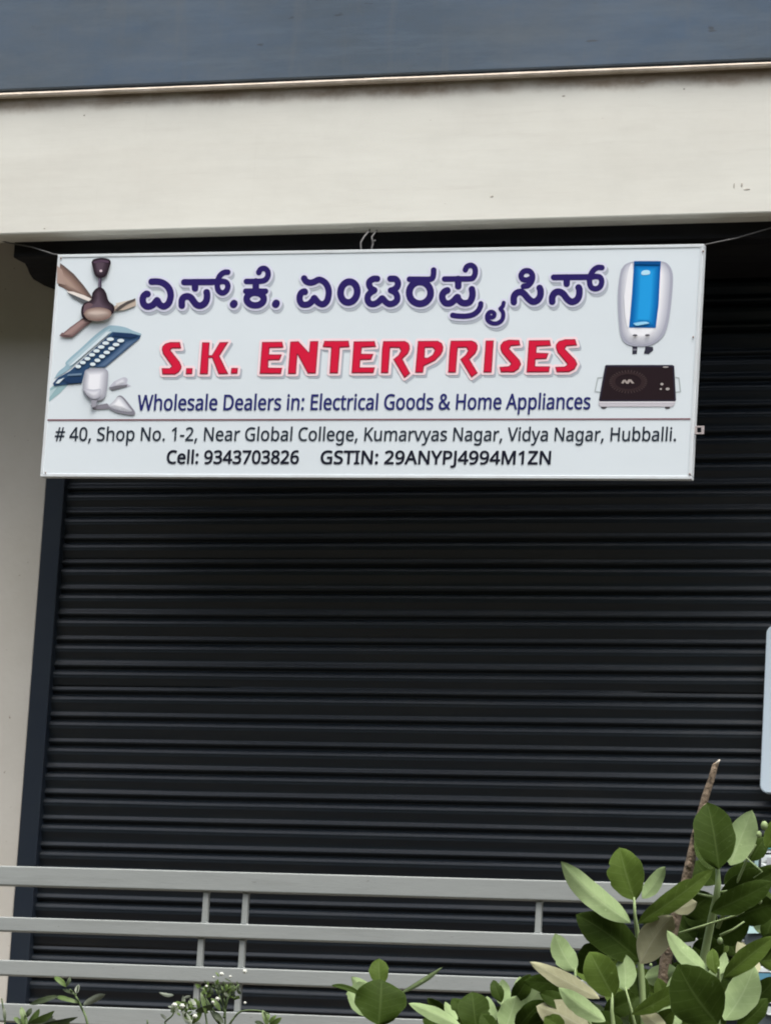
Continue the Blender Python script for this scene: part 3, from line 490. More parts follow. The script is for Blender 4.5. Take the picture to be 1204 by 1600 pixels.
# -- Kannada line: strokes traced in enlarged crops (origin, scale), stroke width
KAN = [((210, 400), 10.03, [
  (1, 104, [(275, 405), (350, 402), (430, 415), (505, 460), (555, 525), (574, 610), (562, 690), (530, 755), (465, 792), (405, 765), (375, 720), (360, 695), (340, 720), (290, 772), (215, 795), (155, 760), (135, 690), (150, 630), (190, 596), (212, 598)]),
  (0, 100, [(785, 412), (1230, 408)]), (0, 104, [(955, 412), (955, 510)]),
  (1, 106, [(748, 778), (748, 705), (772, 655), (830, 632), (890, 655), (932, 712), (975, 762), (1035, 780), (1098, 750), (1135, 690), (1143, 610), (1136, 570)])]),
 ((320, 400), 10.03, [
  (0, 96, [(-60, 408), (190, 405)]),
  (1, 88, [(365, 255), (310, 258), (250, 300), (208, 380), (200, 480), (222, 548), (280, 582), (338, 550), (366, 480), (345, 420), (290, 398), (235, 408)]),
  (0, 118, [(452, 760), (462, 746)]),
  (1, 88, [(655, 400), (800, 400), (890, 395), (955, 372), (992, 312), (990, 245), (945, 198), (885, 205), (852, 248), (850, 262)]),
  (0, 88, [(645, 553), (955, 553)]), (0, 105, [(803, 400), (803, 553)]), (0, 104, ring(793, 676, 134, 100)),
  (0, 118, [(1112, 758), (1122, 742)])]),
 ((450, 400), 10.03, [
  (1, 100, [(255, 352), (285, 398), (350, 420), (420, 402), (480, 374), (540, 388), (600, 440), (635, 520), (638, 610), (615, 700), (572, 748), (528, 758), (480, 735), (440, 692), (414, 660), (395, 690), (350, 740), (300, 762), (228, 760), (188, 702), (186, 630), (212, 578), (255, 556), (268, 564)]),
  (0, 108, [(955+131*math.cos(a*math.pi/16)-10*math.sin(a*math.pi/16), 567+163*math.sin(a*math.pi/16)) for a in range(33)])]),
 ((560, 400), 10.03, [
  (1, 100, [(295, 358), (235, 360), (178, 398), (168, 450), (198, 510), (250, 538)]),
  (1, 100, [(250, 540), (195, 572), (152, 620), (145, 690), (180, 745), (240, 755), (300, 730), (345, 692), (376, 665), (420, 715), (480, 753), (555, 740), (605, 690), (602, 615), (565, 565), (510, 540)]),
  (1, 100, [(510, 540), (560, 525), (608, 480), (618, 415), (580, 362), (500, 358)]),
  (1, 90, [(800, 366), (960, 366), (1110, 366), (1160, 342), (1175, 285), (1178, 222)]), (0, 108, ring(963, 578, 168, 172))]),
 ((680, 400), 10.03, [
  (1, 88, [(145, 362), (350, 360), (545, 358), (600, 330), (625, 262), (615, 185), (560, 148), (497, 168), (470, 218)]), (0, 105, [(358, 362), (358, 475)]),
  (1, 104, [(188, 540), (150, 555), (112, 605), (115, 680), (160, 738), (230, 742), (290, 702), (345, 645), (362, 685), (410, 728), (475, 742), (540, 718), (575, 650), (582, 580), (572, 522)]),
  (1, 84, [(272, 930), (350, 942), (480, 944), (590, 920), (668, 862), (706, 790), (712, 748)]),
  (1, 66, [(1070, 735), (1055, 790), (1018, 828)]), (1, 68, [(1018, 828), (1058, 885), (1060, 960), (1030, 1020), (960, 1058), (880, 1052), (822, 1010), (810, 945), (838, 890), (885, 876), (925, 905), (915, 950), (878, 965), (845, 950)])]),
 ((780, 400), 6.689, [
  (1, 70, [(150, 482), (151, 430), (177, 390), (220, 377), (260, 397), (300, 445), (347, 478), (395, 465), (425, 420), (430, 365), (420, 335)]),
  (1, 58, [(250, 318), (300, 308), (338, 262), (345, 200), (310, 158), (258, 160), (226, 200), (240, 242), (288, 252), (328, 235)]),
  (0, 62, [(567, 224), (935, 220)]), (0, 68, [(702, 224), (702, 292)]),
  (1, 70, [(551, 478), (552, 430), (577, 387), (620, 374), (665, 395), (705, 447), (750, 479), (800, 465), (830, 420), (835, 355), (826, 330)]),
  (1, 58, [(1070, 122), (1022, 122), (978, 155), (947, 215), (941, 280), (960, 328), (1005, 344), (1052, 320), (1068, 265), (1048, 222), (1002, 214), (968, 222)])])]
F = Field(200, 395, 962, 530, .5)
for (ox, oy), s_, st in KAN:
    for cv, wd, pts in st:
        p = [(ox+x/s_, oy+y/s_) for x, y in (smooth(pts) if cv else pts)]
        F.stroke(p, wd/2/s_, 8)
ml = [ink('letter_shadow_print', (172, 180, 190)), ink('lavender_outline_print', (212, 214, 232)), ink('deep_indigo_print', (44, 34, 96))]
shd = [[(x+2.5, y+4.5) for x, y in l] for l in F.loops(3.6, .15)]
lpart('kannada_lettering', join([(flat(shd, .0006), 0), (flat(F.loops(3.4, .12), .0014), 1), (flat(F.loops(0, .06), .0022), 2)]), ml)

# -- red English line: outlines
RED = [((240, 520), [[(332, 188), (315, 108), (200, 108), (140, 125), (104, 160), (98, 195), (112, 250), (215, 395), (190, 415), (95, 415), (105, 495), (255, 495), (300, 470), (330, 428), (335, 395), (315, 345), (205, 205), (222, 188)]], [[(385, 415), (465, 415), (460, 490), (378, 490)]],
   [[(572, 110), (665, 112), (655, 262), (688, 262), (778, 110), (888, 106), (780, 275), (885, 488), (765, 490), (690, 300), (653, 300), (645, 490), (543, 490)]], [[(915, 412), (998, 412), (990, 485), (908, 485)]]),
 ((395, 520), [[(108, 107), (350, 104), (367, 178), (202, 183), (197, 252), (347, 254), (320, 324), (190, 327), (186, 408), (350, 410), (335, 487), (80, 487)]],
   [[(440, 103), (540, 98), (660, 228), (672, 98), (775, 96), (745, 482), (645, 482), (528, 262), (512, 487), (412, 487)]], [[(840, 94), (1130, 93), (1142, 172), (1028, 178), (1005, 480), (900, 480), (920, 178), (818, 170)]]),
 ((530, 520), [[(168, 100), (418, 96), (437, 168), (270, 178), (262, 245), (405, 247), (380, 320), (252, 324), (246, 405), (424, 405), (405, 477), (143, 478)]],
   [[(515, 97), (770, 95), (812, 115), (832, 150), (832, 195), (812, 245), (745, 310), (838, 480), (765, 538), (632, 312), (695, 262), (722, 212), (705, 180), (602, 180), (580, 477), (488, 477), (500, 200)]]),
 ((640, 520), [[(95, 95), (330, 93), (380, 120), (398, 170), (392, 215), (368, 262), (300, 330), (170, 395), (160, 472), (62, 472)], [(183, 180), (268, 178), (292, 205), (268, 258), (210, 293), (178, 290)]],
   [[(480, 92), (730, 90), (780, 112), (800, 150), (798, 195), (775, 245), (705, 312), (803, 475), (725, 532), (590, 312), (655, 258), (682, 212), (665, 178), (567, 180), (545, 472), (448, 472), (465, 200)]], [[(890, 90), (990, 89), (965, 470), (863, 470)]]),
 ((760, 520), [[(400, 152), (385, 84), (260, 80), (195, 100), (160, 145), (158, 185), (175, 235), (285, 365), (260, 392), (148, 400), (165, 468), (320, 468), (380, 430), (408, 370), (390, 320), (270, 190), (288, 160)]],
   [[(493, 87), (745, 84), (760, 157), (592, 166), (587, 233), (732, 238), (705, 310), (577, 316), (573, 392), (748, 394), (735, 467), (466, 469)]],
   [[(1066, 152), (1042, 74), (920, 75), (845, 98), (812, 140), (810, 178), (830, 235), (945, 370), (920, 395), (803, 400), (820, 468), (970, 466), (1035, 432), (1068, 370), (1045, 315), (922, 190), (940, 160)]])]
F = Field(235, 510, 925, 610, .5)
for row in RED:
    ox, oy = row[0]
    for loops in row[1:]:
        F.polys([[(ox+x/7.525, oy+y/7.525) for x, y in l] for l in loops], 8)
mr = [ink('letter_shadow_print', (172, 180, 190)), ink('pink_outline_print', (240, 216, 221)), ink('maroon_edge_print', (160, 44, 68)), ink('red_print', (206, 30, 62))]
shd = [[(x+3.2, y+4) for x, y in l] for l in F.loops(3.0, .15)]
lpart('english_lettering', join([(flat(shd, .0006), 0), (flat(F.loops(3.6, .12), .0014), 1), (flat(F.loops(-.2, .06), .0022), 2), (flat(F.loops(-1.8, .06), .0030), 3)]), mr)

# -- small text lines (outlines of a plain humanist sans)
def textline(name, parts, cap_px, m, bold=0.0):
    ms = []
    for txt, xs_, xe_, ys_, ye_ in parts:
        pen = 0; L = []
        for ch in txt:
            if ch == ' ': pen += 209; continue
            a, pl = GLYPHS[ch]; L.append([[(pen+q[i], q[i+1]) for i in range(0, len(q), 2)] for q in pl]); pen += a-58
        mn = min(p[0] for l in L for q in l for p in q); mx = max(p[0] for l in L for q in l for p in q)
        kx = (xe_-xs_)/(mx-mn); ky = cap_px/573.0
        f = Field(xs_-4, min(ys_, ye_)-cap_px*1.35, xe_+4, max(ys_, ye_)+cap_px*.45, .22)
        for l in L:
            f.polys([[(xs_+(x-mn)*kx+.068*y*ky, ys_+(ye_-ys_)*((x-mn)*kx)/(xe_-xs_)-y*ky) for x, y in q] for q in l], 1.6)
        ms.append((flat(f.loops(bold, .04), .0014), 0))
    lpart(name, join(ms), [m])
textline('tagline_text', [('Wholesale Dealers in: Electrical Goods & Home Appliances', 215, 921, 641.2, 639.0)], 23.6, ink('navy_text_print', (40, 44, 106)), .55)
textline('address_text', [('# 40, Shop No. 1-2, Near Global College, Kumarvyas Nagar, Vidya Nagar, Hubballi.', 86, 1055, 688.6, 689.0)], 20.6, ink('slate_text_print', (40, 48, 60)), .38)
m_blk = ink('black_text_print', (28, 30, 44))
textline('contact_text', [('Cell: 9343703826', 261, 466, 724.2, 724.4)], 20.0, m_blk, .72)
textline('contact_text', [('GSTIN: 29ANYPJ4994M1ZN', 501, 859, 724.6, 725.2)], 20.0, m_blk, .72)
lpart('divider_line', join([(flat([[(72, 655.2), (1078, 653.6), (1078, 655.8), (72, 657.5)]], .0014), 0)]), [ink('brown_line_print', (122, 84, 92))])

# -- printed product pictures: flat coloured shapes, drawn back to front
def picture(name, org, s_, shapes):
    ms, mats_, off = [], [], .0006
    for c, pts in shapes:
        if c not in mats_: mats_.append(c)
        ls = pts if isinstance(pts[0], list) else [pts]
        ms.append((flat([[(org[0]+x/s_, org[1]+y/s_) for x, y in l] for l in ls], off), mats_.index(c))); off += .00035
    lpart(name, join(ms), [ink('print_colour', c) for c in mats_])
def soft(c1, c2, pts, depth, s_, n=5, sh=(0, 0)):    # nested insets from an edge colour to a centre colour (crop units)
    f = Field(min(p[0] for p in pts)/s_-2, min(p[1] for p in pts)/s_-2, max(p[0] for p in pts)/s_+2, max(p[1] for p in pts)/s_+2, .2)
    f.polys([[(x/s_, y/s_) for x, y in pts]], 3); x_ = f.D
    full = np.full(x_.shape, 50.0); X = f.x0+np.arange(f.nx)*f.res; Y = f.y0+np.arange(f.ny)*f.res
    L = [(px/s_, py/s_) for px, py in pts]
    for a, b_ in zip(L, L[1:]+L[:1]): full = np.minimum(full, Field.seg(X[None, :], Y[:, None], a, b_))
    f.D = np.where(x_ < 0, -full, full)
    out = [(tuple(c1), list(pts))]
    for k in range(1, n+1):
        t = k/n; ls = [[((x+sh[0]*t)*s_, (y+sh[1]*t)*s_) for x, y in l] for l in f.loops(-depth*t*.9-.12, .05)]
        if not ls: break
        out.append((tuple(int(round(a+(b_-a)*t)) for a, b_ in zip(c1, c2)), ls))
    return out
el = lambda cx, cy, rx, ry, n=24: ring(cx, cy, rx, ry, n)[:-1]
sm = lambda pts: smooth(pts+[pts[0]], 4)[:-1]
picture('ceiling_fan_picture', (60, 390), 5.925, [
  ((98, 84, 80), [(178, 108), (240, 150), (330, 225), (420, 330), (500, 440), (480, 470), (176, 330)]),
  *soft((120, 98, 90), (166, 144, 132), [(178, 122), (236, 166), (320, 245), (400, 335), (462, 425), (420, 440), (280, 385), (176, 318)], 9, 5.925, 4, (-.5, 1)),
  ((166, 144, 134), [(178, 150), (225, 190), (255, 330), (176, 312)]),
  ((92, 96, 100), [(268, 398), (330, 420), (400, 455), (470, 478), (440, 510), (330, 450)]),
  ((228, 220, 213), [(262, 385), (330, 392), (430, 425), (505, 462), (492, 490), (400, 450), (310, 412)]),
  ((186, 172, 158), [(690, 535), (780, 488), (860, 470), (905, 462), (908, 520), (800, 562), (700, 572)]),
  ((205, 196, 184), [(720, 500), (880, 462), (830, 485), (745, 530)]),
  ((84, 78, 76), [(712, 562), (760, 520), (830, 480), (905, 452), (900, 475), (820, 515), (740, 572)]),
  ((112, 90, 92), [(200, 800), (225, 770), (310, 790), (320, 815), (240, 815)]),
  *soft((118, 94, 94), (166, 142, 138), [(420, 636), (505, 668), (440, 712), (322, 812), (262, 812), (212, 795), (300, 722)], 5, 5.925, 4, (0, 0)),
  ((158, 132, 128), [(420, 650), (450, 672), (290, 795), (240, 790)]),
  ((104, 96, 112), [(564, 250), (592, 250), (594, 372), (560, 372)]),
  ((62, 54, 72), [(580, 250), (592, 250), (594, 372), (582, 372)]),
  *soft((40, 30, 38), (86, 72, 84), sm([(500, 122), (520, 95), (590, 80), (658, 92), (680, 122), (665, 175), (640, 240), (605, 264), (562, 262), (530, 235)]), 9, 5.925, 5, (-1.5, -1)),
  ((84, 66, 84), sm([(520, 118), (590, 100), (660, 112), (652, 128), (590, 120), (530, 134)])),
  ((214, 196, 204), el(590, 203, 14, 11)),
  *soft((40, 30, 38), (92, 78, 90), sm([(572, 352), (612, 368), (640, 410), (662, 480), (708, 520), (716, 568), (690, 610), (620, 650), (480, 655), (420, 632), (408, 565), (432, 505), (498, 470), (512, 410), (540, 372)]), 14, 5.925, 6, (-2, -3)),
  ((108, 88, 94), sm([(440, 520), (480, 500), (520, 520), (470, 560), (430, 590)])),
  *soft((138, 116, 108), (196, 180, 170), sm([(432, 600), (470, 560), (560, 542), (650, 556), (690, 590), (670, 640), (570, 668), (470, 652)]), 9, 5.925, 6, (-.5, -1.5))])
picture('street_light_picture', (60, 390), 5.925, [
  ((146, 178, 184), [(88, 1300), (150, 1255), (285, 1245), (200, 1330), (85, 1422)]),
  ((178, 200, 205), [(95, 1320), (180, 1270), (120, 1350), (88, 1390)]),
  ((148, 178, 192), sm([(150, 1195), (190, 1130), (255, 1075), (262, 1035), (400, 910), (530, 790), (640, 712), (700, 703), (800, 718), (880, 752), (950, 792), (640, 800), (300, 1100)])),
  ((172, 196, 206), sm([(270, 1055), (420, 920), (560, 800), (660, 735), (640, 770), (480, 900), (310, 1060)])),
  ((46, 74, 108), [(690, 763), (860, 775), (952, 796), (940, 825), (620, 1092), (480, 1090), (430, 1140), (405, 1238), (280, 1250), (150, 1264), (138, 1240), (180, 1190), (300, 1122), (400, 1030)]),
  *soft((70, 95, 128), (112, 135, 163), [(935, 828), (620, 1092), (540, 1088), (700, 960), (820, 850)], 7, 5.925, 4, (1, 1)),
  ((34, 56, 90), [(700, 775), (850, 782), (935, 800), (860, 822), (690, 800)]),
  ((206, 220, 227), [(632, 764), (682, 758), (330, 1062), (285, 1082)]),
  ((34, 58, 92), [(210, 1195), (405, 1180), (400, 1235), (290, 1240)]),
  ((106, 130, 155), [(280, 1155), (410, 1145), (405, 1165), (270, 1172)]),
  ((208, 220, 226), [(165, 1240), (190, 1210), (250, 1188), (195, 1242)]),
  ((214, 228, 233), [el(672-42.4*i, 832+36*i, 33-1.0*i, 16) for i in range(8)]+[el(768-43*i, 845+36.5*i, 32-1.0*i, 16) for i in range(7)])])
picture('light_bulb_picture', (60, 390), 5.925, [
  ((186, 188, 200), sm([(700, 1222), (790, 1182), (828, 1200), (822, 1240), (856, 1264), (760, 1285), (690, 1302), (655, 1282)])),
  *soft((196, 198, 208), (228, 230, 236), sm([(715, 1225), (785, 1195), (800, 1235), (720, 1262)]), 4, 5.925, 3, (0, 0)),
  ((112, 112, 120), [(655, 1278), (720, 1262), (830, 1250), (820, 1268), (690, 1304)]),
  ((130, 128, 138), [(488, 1442), (552, 1440), (640, 1425), (668, 1452), (660, 1474), (510, 1482)]),
  ((128, 128, 138), sm([(640, 1460), (700, 1410), (740, 1358), (785, 1362), (860, 1450), (900, 1510), (876, 1534), (760, 1518), (690, 1492)])),
  *soft((186, 189, 198), (234, 236, 241), sm([(650, 1448), (700, 1405), (738, 1366), (778, 1376), (840, 1456), (868, 1500), (770, 1494), (700, 1474)]), 6.5, 5.925, 5, (-.6, -.6)),
  *soft((158, 160, 172), (232, 234, 240), sm([(430, 1165), (445, 1118), (520, 1104), (612, 1104), (652, 1135), (650, 1220), (640, 1300), (618, 1372), (560, 1402), (500, 1402), (440, 1345), (418, 1275)]), 12, 5.925, 7, (-1.5, -1)),
  *soft((184, 186, 197), (222, 224, 231), sm([(428, 1292), (520, 1300), (590, 1296), (575, 1365), (520, 1388), (460, 1350)]), 6, 5.925, 4, (-1, -.6)),
  ((150, 150, 160), [(500, 1400), (556, 1398), (546, 1456), (505, 1470)])])
picture('water_heater_picture', (900, 390), 5.733, [
  ((52, 52, 66), [(500, 866), (546, 868), (540, 935), (500, 938)]), ((52, 52, 66), [(618, 868), (684, 872), (688, 902), (645, 936), (604, 932)]),
  ((120, 120, 132), [(505, 890), (545, 890), (545, 905), (505, 905)]),
  ((164, 167, 182), sm([(400, 180), (440, 132), (520, 106), (640, 102), (760, 106), (822, 134), (862, 220), (856, 400), (826, 640), (780, 770), (692, 845), (600, 868), (470, 856), (404, 790), (380, 650), (370, 420), (384, 260)])),
  *soft((184, 187, 199), (236, 238, 243), sm([(418, 200), (452, 140), (530, 116), (640, 112), (752, 116), (800, 142), (836, 225), (830, 400), (800, 630), (752, 760), (680, 828), (595, 852), (490, 842), (424, 775), (402, 640), (396, 420), (404, 270)]), 13, 5.733, 7, (-1, -1)),
  ((233, 235, 240), sm([(430, 420), (470, 180), (505, 140), (490, 400), (470, 700), (440, 600)])),
  ((14, 98, 168), [(518, 106), (758, 106), (738, 500), (712, 704), (474, 700), (500, 400)]),
  *soft((14, 112, 184), (36, 154, 222), [(535, 150), (735, 150), (716, 500), (694, 680), (505, 678), (524, 400)], 9, 5.733, 5, (0, 0)),
  ((10, 78, 140), [(520, 108), (757, 108), (754, 140), (520, 136)]),
  ((176, 222, 242), sm([(585, 205), (610, 190), (655, 192), (662, 222), (620, 232), (588, 228)])),
  ((150, 210, 240), sm([(512, 665), (560, 655), (620, 650), (658, 664), (600, 676), (540, 684)])),
  ((84, 84, 92), [el(530, 773, 22, 10), el(640, 772, 22, 10)])])
ticks = []
for i in range(36):
    a = i*math.pi/18; c_, s__ = math.cos(a), math.sin(a)
    ticks.append([(465+120*c_-4*s__, 1185+70*s__+3*c_), (465+170*c_-5*s__, 1185+104*s__+4*c_), (465+170*c_+5*s__, 1185+104*s__-4*c_), (465+120*c_+4*s__, 1185+70*s__-3*c_)])
picture('hotplate_picture', (900, 390), 5.733, [
  ((166, 176, 178), [[(232, 1142), (186, 1146), (160, 1275), (215, 1285), (215, 1274), (172, 1266), (194, 1156), (232, 1152)], [(885, 1140), (922, 1146), (936, 1278), (888, 1285), (888, 1274), (924, 1268), (912, 1156), (885, 1150)]]),
  ((70, 66, 72), [el(245, 1412, 26, 14), el(815, 1414, 24, 13)]),
  ((192, 190, 197), [(203, 1350), (890, 1350), (880, 1385), (860, 1408), (215, 1408), (198, 1385)]),
  ((222, 220, 226), [(205, 1362), (885, 1362), (882, 1374), (204, 1374)]),
  ((44, 40, 54), [(256, 1044), (266, 1034), (862, 1034), (876, 1044), (892, 1345), (884, 1358), (212, 1360), (202, 1348)]),
  ((38, 28, 32), [(275, 1052), (862, 1054), (876, 1345), (218, 1345)]),
  ((72, 60, 60), ticks), ((52, 40, 42), [el(465, 1185, 150, 86), el(465, 1185, 118, 66)]),
  ((160, 150, 146), [(402, 1198), (418, 1170), (440, 1166), (452, 1184), (468, 1164), (492, 1166), (520, 1200), (498, 1202), (482, 1182), (466, 1204), (446, 1202), (434, 1182), (422, 1202)]),
  ((170, 164, 162), [el(767, 1207, 14, 11), el(757, 1251, 10, 8), el(818, 1250, 18, 12), el(800, 1054, 26, 6)])])

# ------------------------------------------------------------------ plants
def leafmat(name, base, vein, rough=.5, spec=.4, dark=None, transl=.12, vk=.6):
    m = mat(name, base, rough, spec, dark=dark or tuple(v*.72 for v in base), nscale=11, namt=.9, speck=tuple(min(.6, v*1.15+.012) for v in base), sscale=75, sth=.69, bump=.15, bscale=35)
    t = m.node_tree; p = t.nodes['Principled BSDF']; src = p.inputs['Base Color'].links[0].from_socket
    uv = t.nodes.new('ShaderNodeUVMap'); sx = t.nodes.new('ShaderNodeSeparateXYZ'); t.links.new(uv.outputs[0], sx.inputs[0])
    def mth(op, a, b=None, c=None):
        n = t.nodes.new('ShaderNodeMath'); n.operation = op
        for i, v in enumerate((a, b, c)):
            if v is None: continue
            if isinstance(v, (int, float)): n.inputs[i].default_value = v
            else: t.links.new(v, n.inputs[i])
        return n.outputs[0]
    au = mth('ABSOLUTE', sx.outputs['X'])                          # u: -1..1 across, v: 0..1 along
    mid = mth('SUBTRACT', 1.0, mth('MULTIPLY', au, mth('MULTIPLY_ADD', sx.outputs['Y'], 10.0, 9.0))); mid = mth('MAXIMUM', mid, 0.0)
    sv = mth('SINE', mth('MULTIPLY', mth('SUBTRACT', sx.outputs['Y'], mth('MULTIPLY', au, .16)), 44.0))
    sv = mth('MULTIPLY', mth('MAXIMUM', mth('SUBTRACT', sv, .9), 0.0), 4.0)
    fac = mth('MINIMUM', mth('MULTIPLY', mth('MAXIMUM', mid, sv), vk), 1.0)
    rim = mth('MULTIPLY', mth('MAXIMUM', mth('SUBTRACT', au, .93), 0.0), 9.0); fac = mth('MINIMUM', mth('MAXIMUM', fac, mth('MULTIPLY', rim, vk)), 1.0)
    x = t.nodes.new('ShaderNodeMix'); x.data_type = 'RGBA'; x.inputs['B'].default_value = (*vein, 1)
    t.links.new(src, x.inputs['A']); t.links.new(fac, x.inputs['Factor']); t.links.new(x.outputs['Result'], p.inputs['Base Color'])
    if transl:
        tr = t.nodes.new('ShaderNodeBsdfTranslucent'); t.links.new(x.outputs['Result'], tr.inputs[0])
        ms = t.nodes.new('ShaderNodeMixShader'); ms.inputs[0].default_value = transl
        t.links.new(p.outputs[0], ms.inputs[1]); t.links.new(tr.outputs[0], ms.inputs[2])
        t.links.new(ms.outputs[0], t.nodes['Material Output'].inputs[0])
    return m
lm_top = leafmat('leaf_upper_side', (.029, .052, .007), (.07, .105, .03), .6, .05, transl=.16, vk=.5)
lm_und = leafmat('leaf_pale_underside', (.27, .36, .175), (.36, .45, .26), .7, .08, dark=(.20, .285, .125), transl=.15, vk=.5)
lm_mid = leafmat('young_leaf_upper_side', (.060, .098, .015), (.12, .17, .055), .6, .06, transl=.12, vk=.45)
lm_tan = leafmat('leaf_buff_underside', (.36, .36, .225), (.45, .45, .32), .7, .08, dark=(.29, .29, .175), transl=.15, vk=.6)
lm_stem = mat('pale_green_stem', (.24, .32, .14), .6, .3, dark=(.18, .25, .11), nscale=20)
lm_old = mat('grey_brown_stem', (.22, .17, .12), .85, .2, dark=(.14, .11, .08), nscale=26, namt=1, bump=.9, bscale=70, speck=(.07, .055, .04), sscale=60, sth=.6)
LM = [lm_top, lm_und, lm_mid, lm_tan]
PX = lambda p: float((ROT.T@(np.array(p)-CAM))[2])/FPX     # metres per photo pixel at a point
def leaf(mb, base, tip, width, up, side, roll=0.0, fold=.22, bend=.06, wave=.03, shape=.95, tipk=1.0, n=16, m=4, curl=None, bite=True):
    """A blade from base to tip. up: which way its 'side' faces; side 'T','M' = upper side that way, 'U','B' = underside that way."""
    B, T = Vector(base), Vector(tip); ax = T-B; L = ax.length; ax.normalize()
    nr = (Vector(up)-ax*Vector(up).dot(ax)).normalized(); nr = Matrix.Rotation(roll, 3, ax)@nr; sd = ax.cross(nr)
    a_i, b_i = {'T': (0, 1), 'U': (1, 0), 'M': (2, 1), 'B': (3, 0)}[side]
    sg_ = 1 if side in 'TM' else -1
    ph = random.uniform(0, 6.28); ph2 = random.uniform(0, 6.28); sk = random.uniform(-.05, .05)
    curl = random.uniform(-.25, .35) if curl is None else curl
    nb = [(random.uniform(.3, .9), random.choice((-1, 1)), random.uniform(.08, .30), random.uniform(.02, .045)) for _ in range(random.choice((0, 0, 1, 1, 2)))] if bite else []
    rows = []
    for i in range(n+1):
        t = i/n; ww = .5*width*max(.0, math.sin(math.pi*min(1, t**shape)))**.62
        if t > .8: ww *= 1-((t-.8)/.2)**2*.25*tipk
        if t < .12: ww = max(ww*.9, .02*width)
        c = B+ax*(L*t)+nr*(bend*L*math.sin(math.pi*t)*sg_-curl*L*max(0, t-.55)**2*sg_)+sd*(sk*L*math.sin(math.pi*t))
        row = []
        for j in range(-m, m+1):
            u = j/m; ab = abs(u)
            off = fold*ww*ab*sg_*(1-.35*ab)+wave*width*math.sin(ph+7*t+(2.2 if u > 0 else 0))*ab*ab+wave*.5*width*math.sin(ph2+13*t)*ab*ab
            wu = ww*(1-sum(d*math.exp(-((t-t0)/sp_)**2) for t0, s0, d, sp_ in nb if s0*u > 0)*ab)*(1+.03*math.sin(ph+11*t)+.02*math.sin(ph2+23*t))
            row.append((c+sd*(wu*u)+nr*off, u, t, ab))
        rows.append(row)
    for lay in (0, 1):
        mi = a_i if lay == 0 else b_i; V = []
        for i, row in enumerate(rows):
            th = .0009*(1 if lay == 0 else -1)
            V.append([mb.bm.verts.new(p+nr*th*(1-.45*ab**3)) for p, u, t, ab in row])
        for i in range(n):
            for j in range(2*m):
                q = (V[i][j], V[i][j+1], V[i+1][j+1], V[i+1][j]); k = ((i, j), (i, j+1), (i+1, j+1), (i+1, j))
                if lay: q = q[::-1]; k = k[::-1]
                f = mb.bm.faces.new(q); f.smooth = True; f.material_index = mi
                for lp, (ii, jj) in zip(f.loops, k): lp[mb.uv].uv = (rows[ii][jj][1], rows[ii][jj][2])
def pleaf(mb, b, t, wpx, side, Y, dY=0.0, roll=0.0, **k):
    """leaf placed by where the photo shows its base and tip, at depth Y (tip dY farther)"""
    B = at(b[0], b[1], Y); T = at(t[0], t[1], Y+dY); up = Vector(CAM)-B
    leaf(mb, B, T, wpx*PX(B)/max(.3, math.cos(roll)), up, side, roll, **k)
def petiole(mb, pts, Y, r): mb.tube([at(x, y, Y+dy) for x, y, dy in pts], r, 7)

YP = -4.0
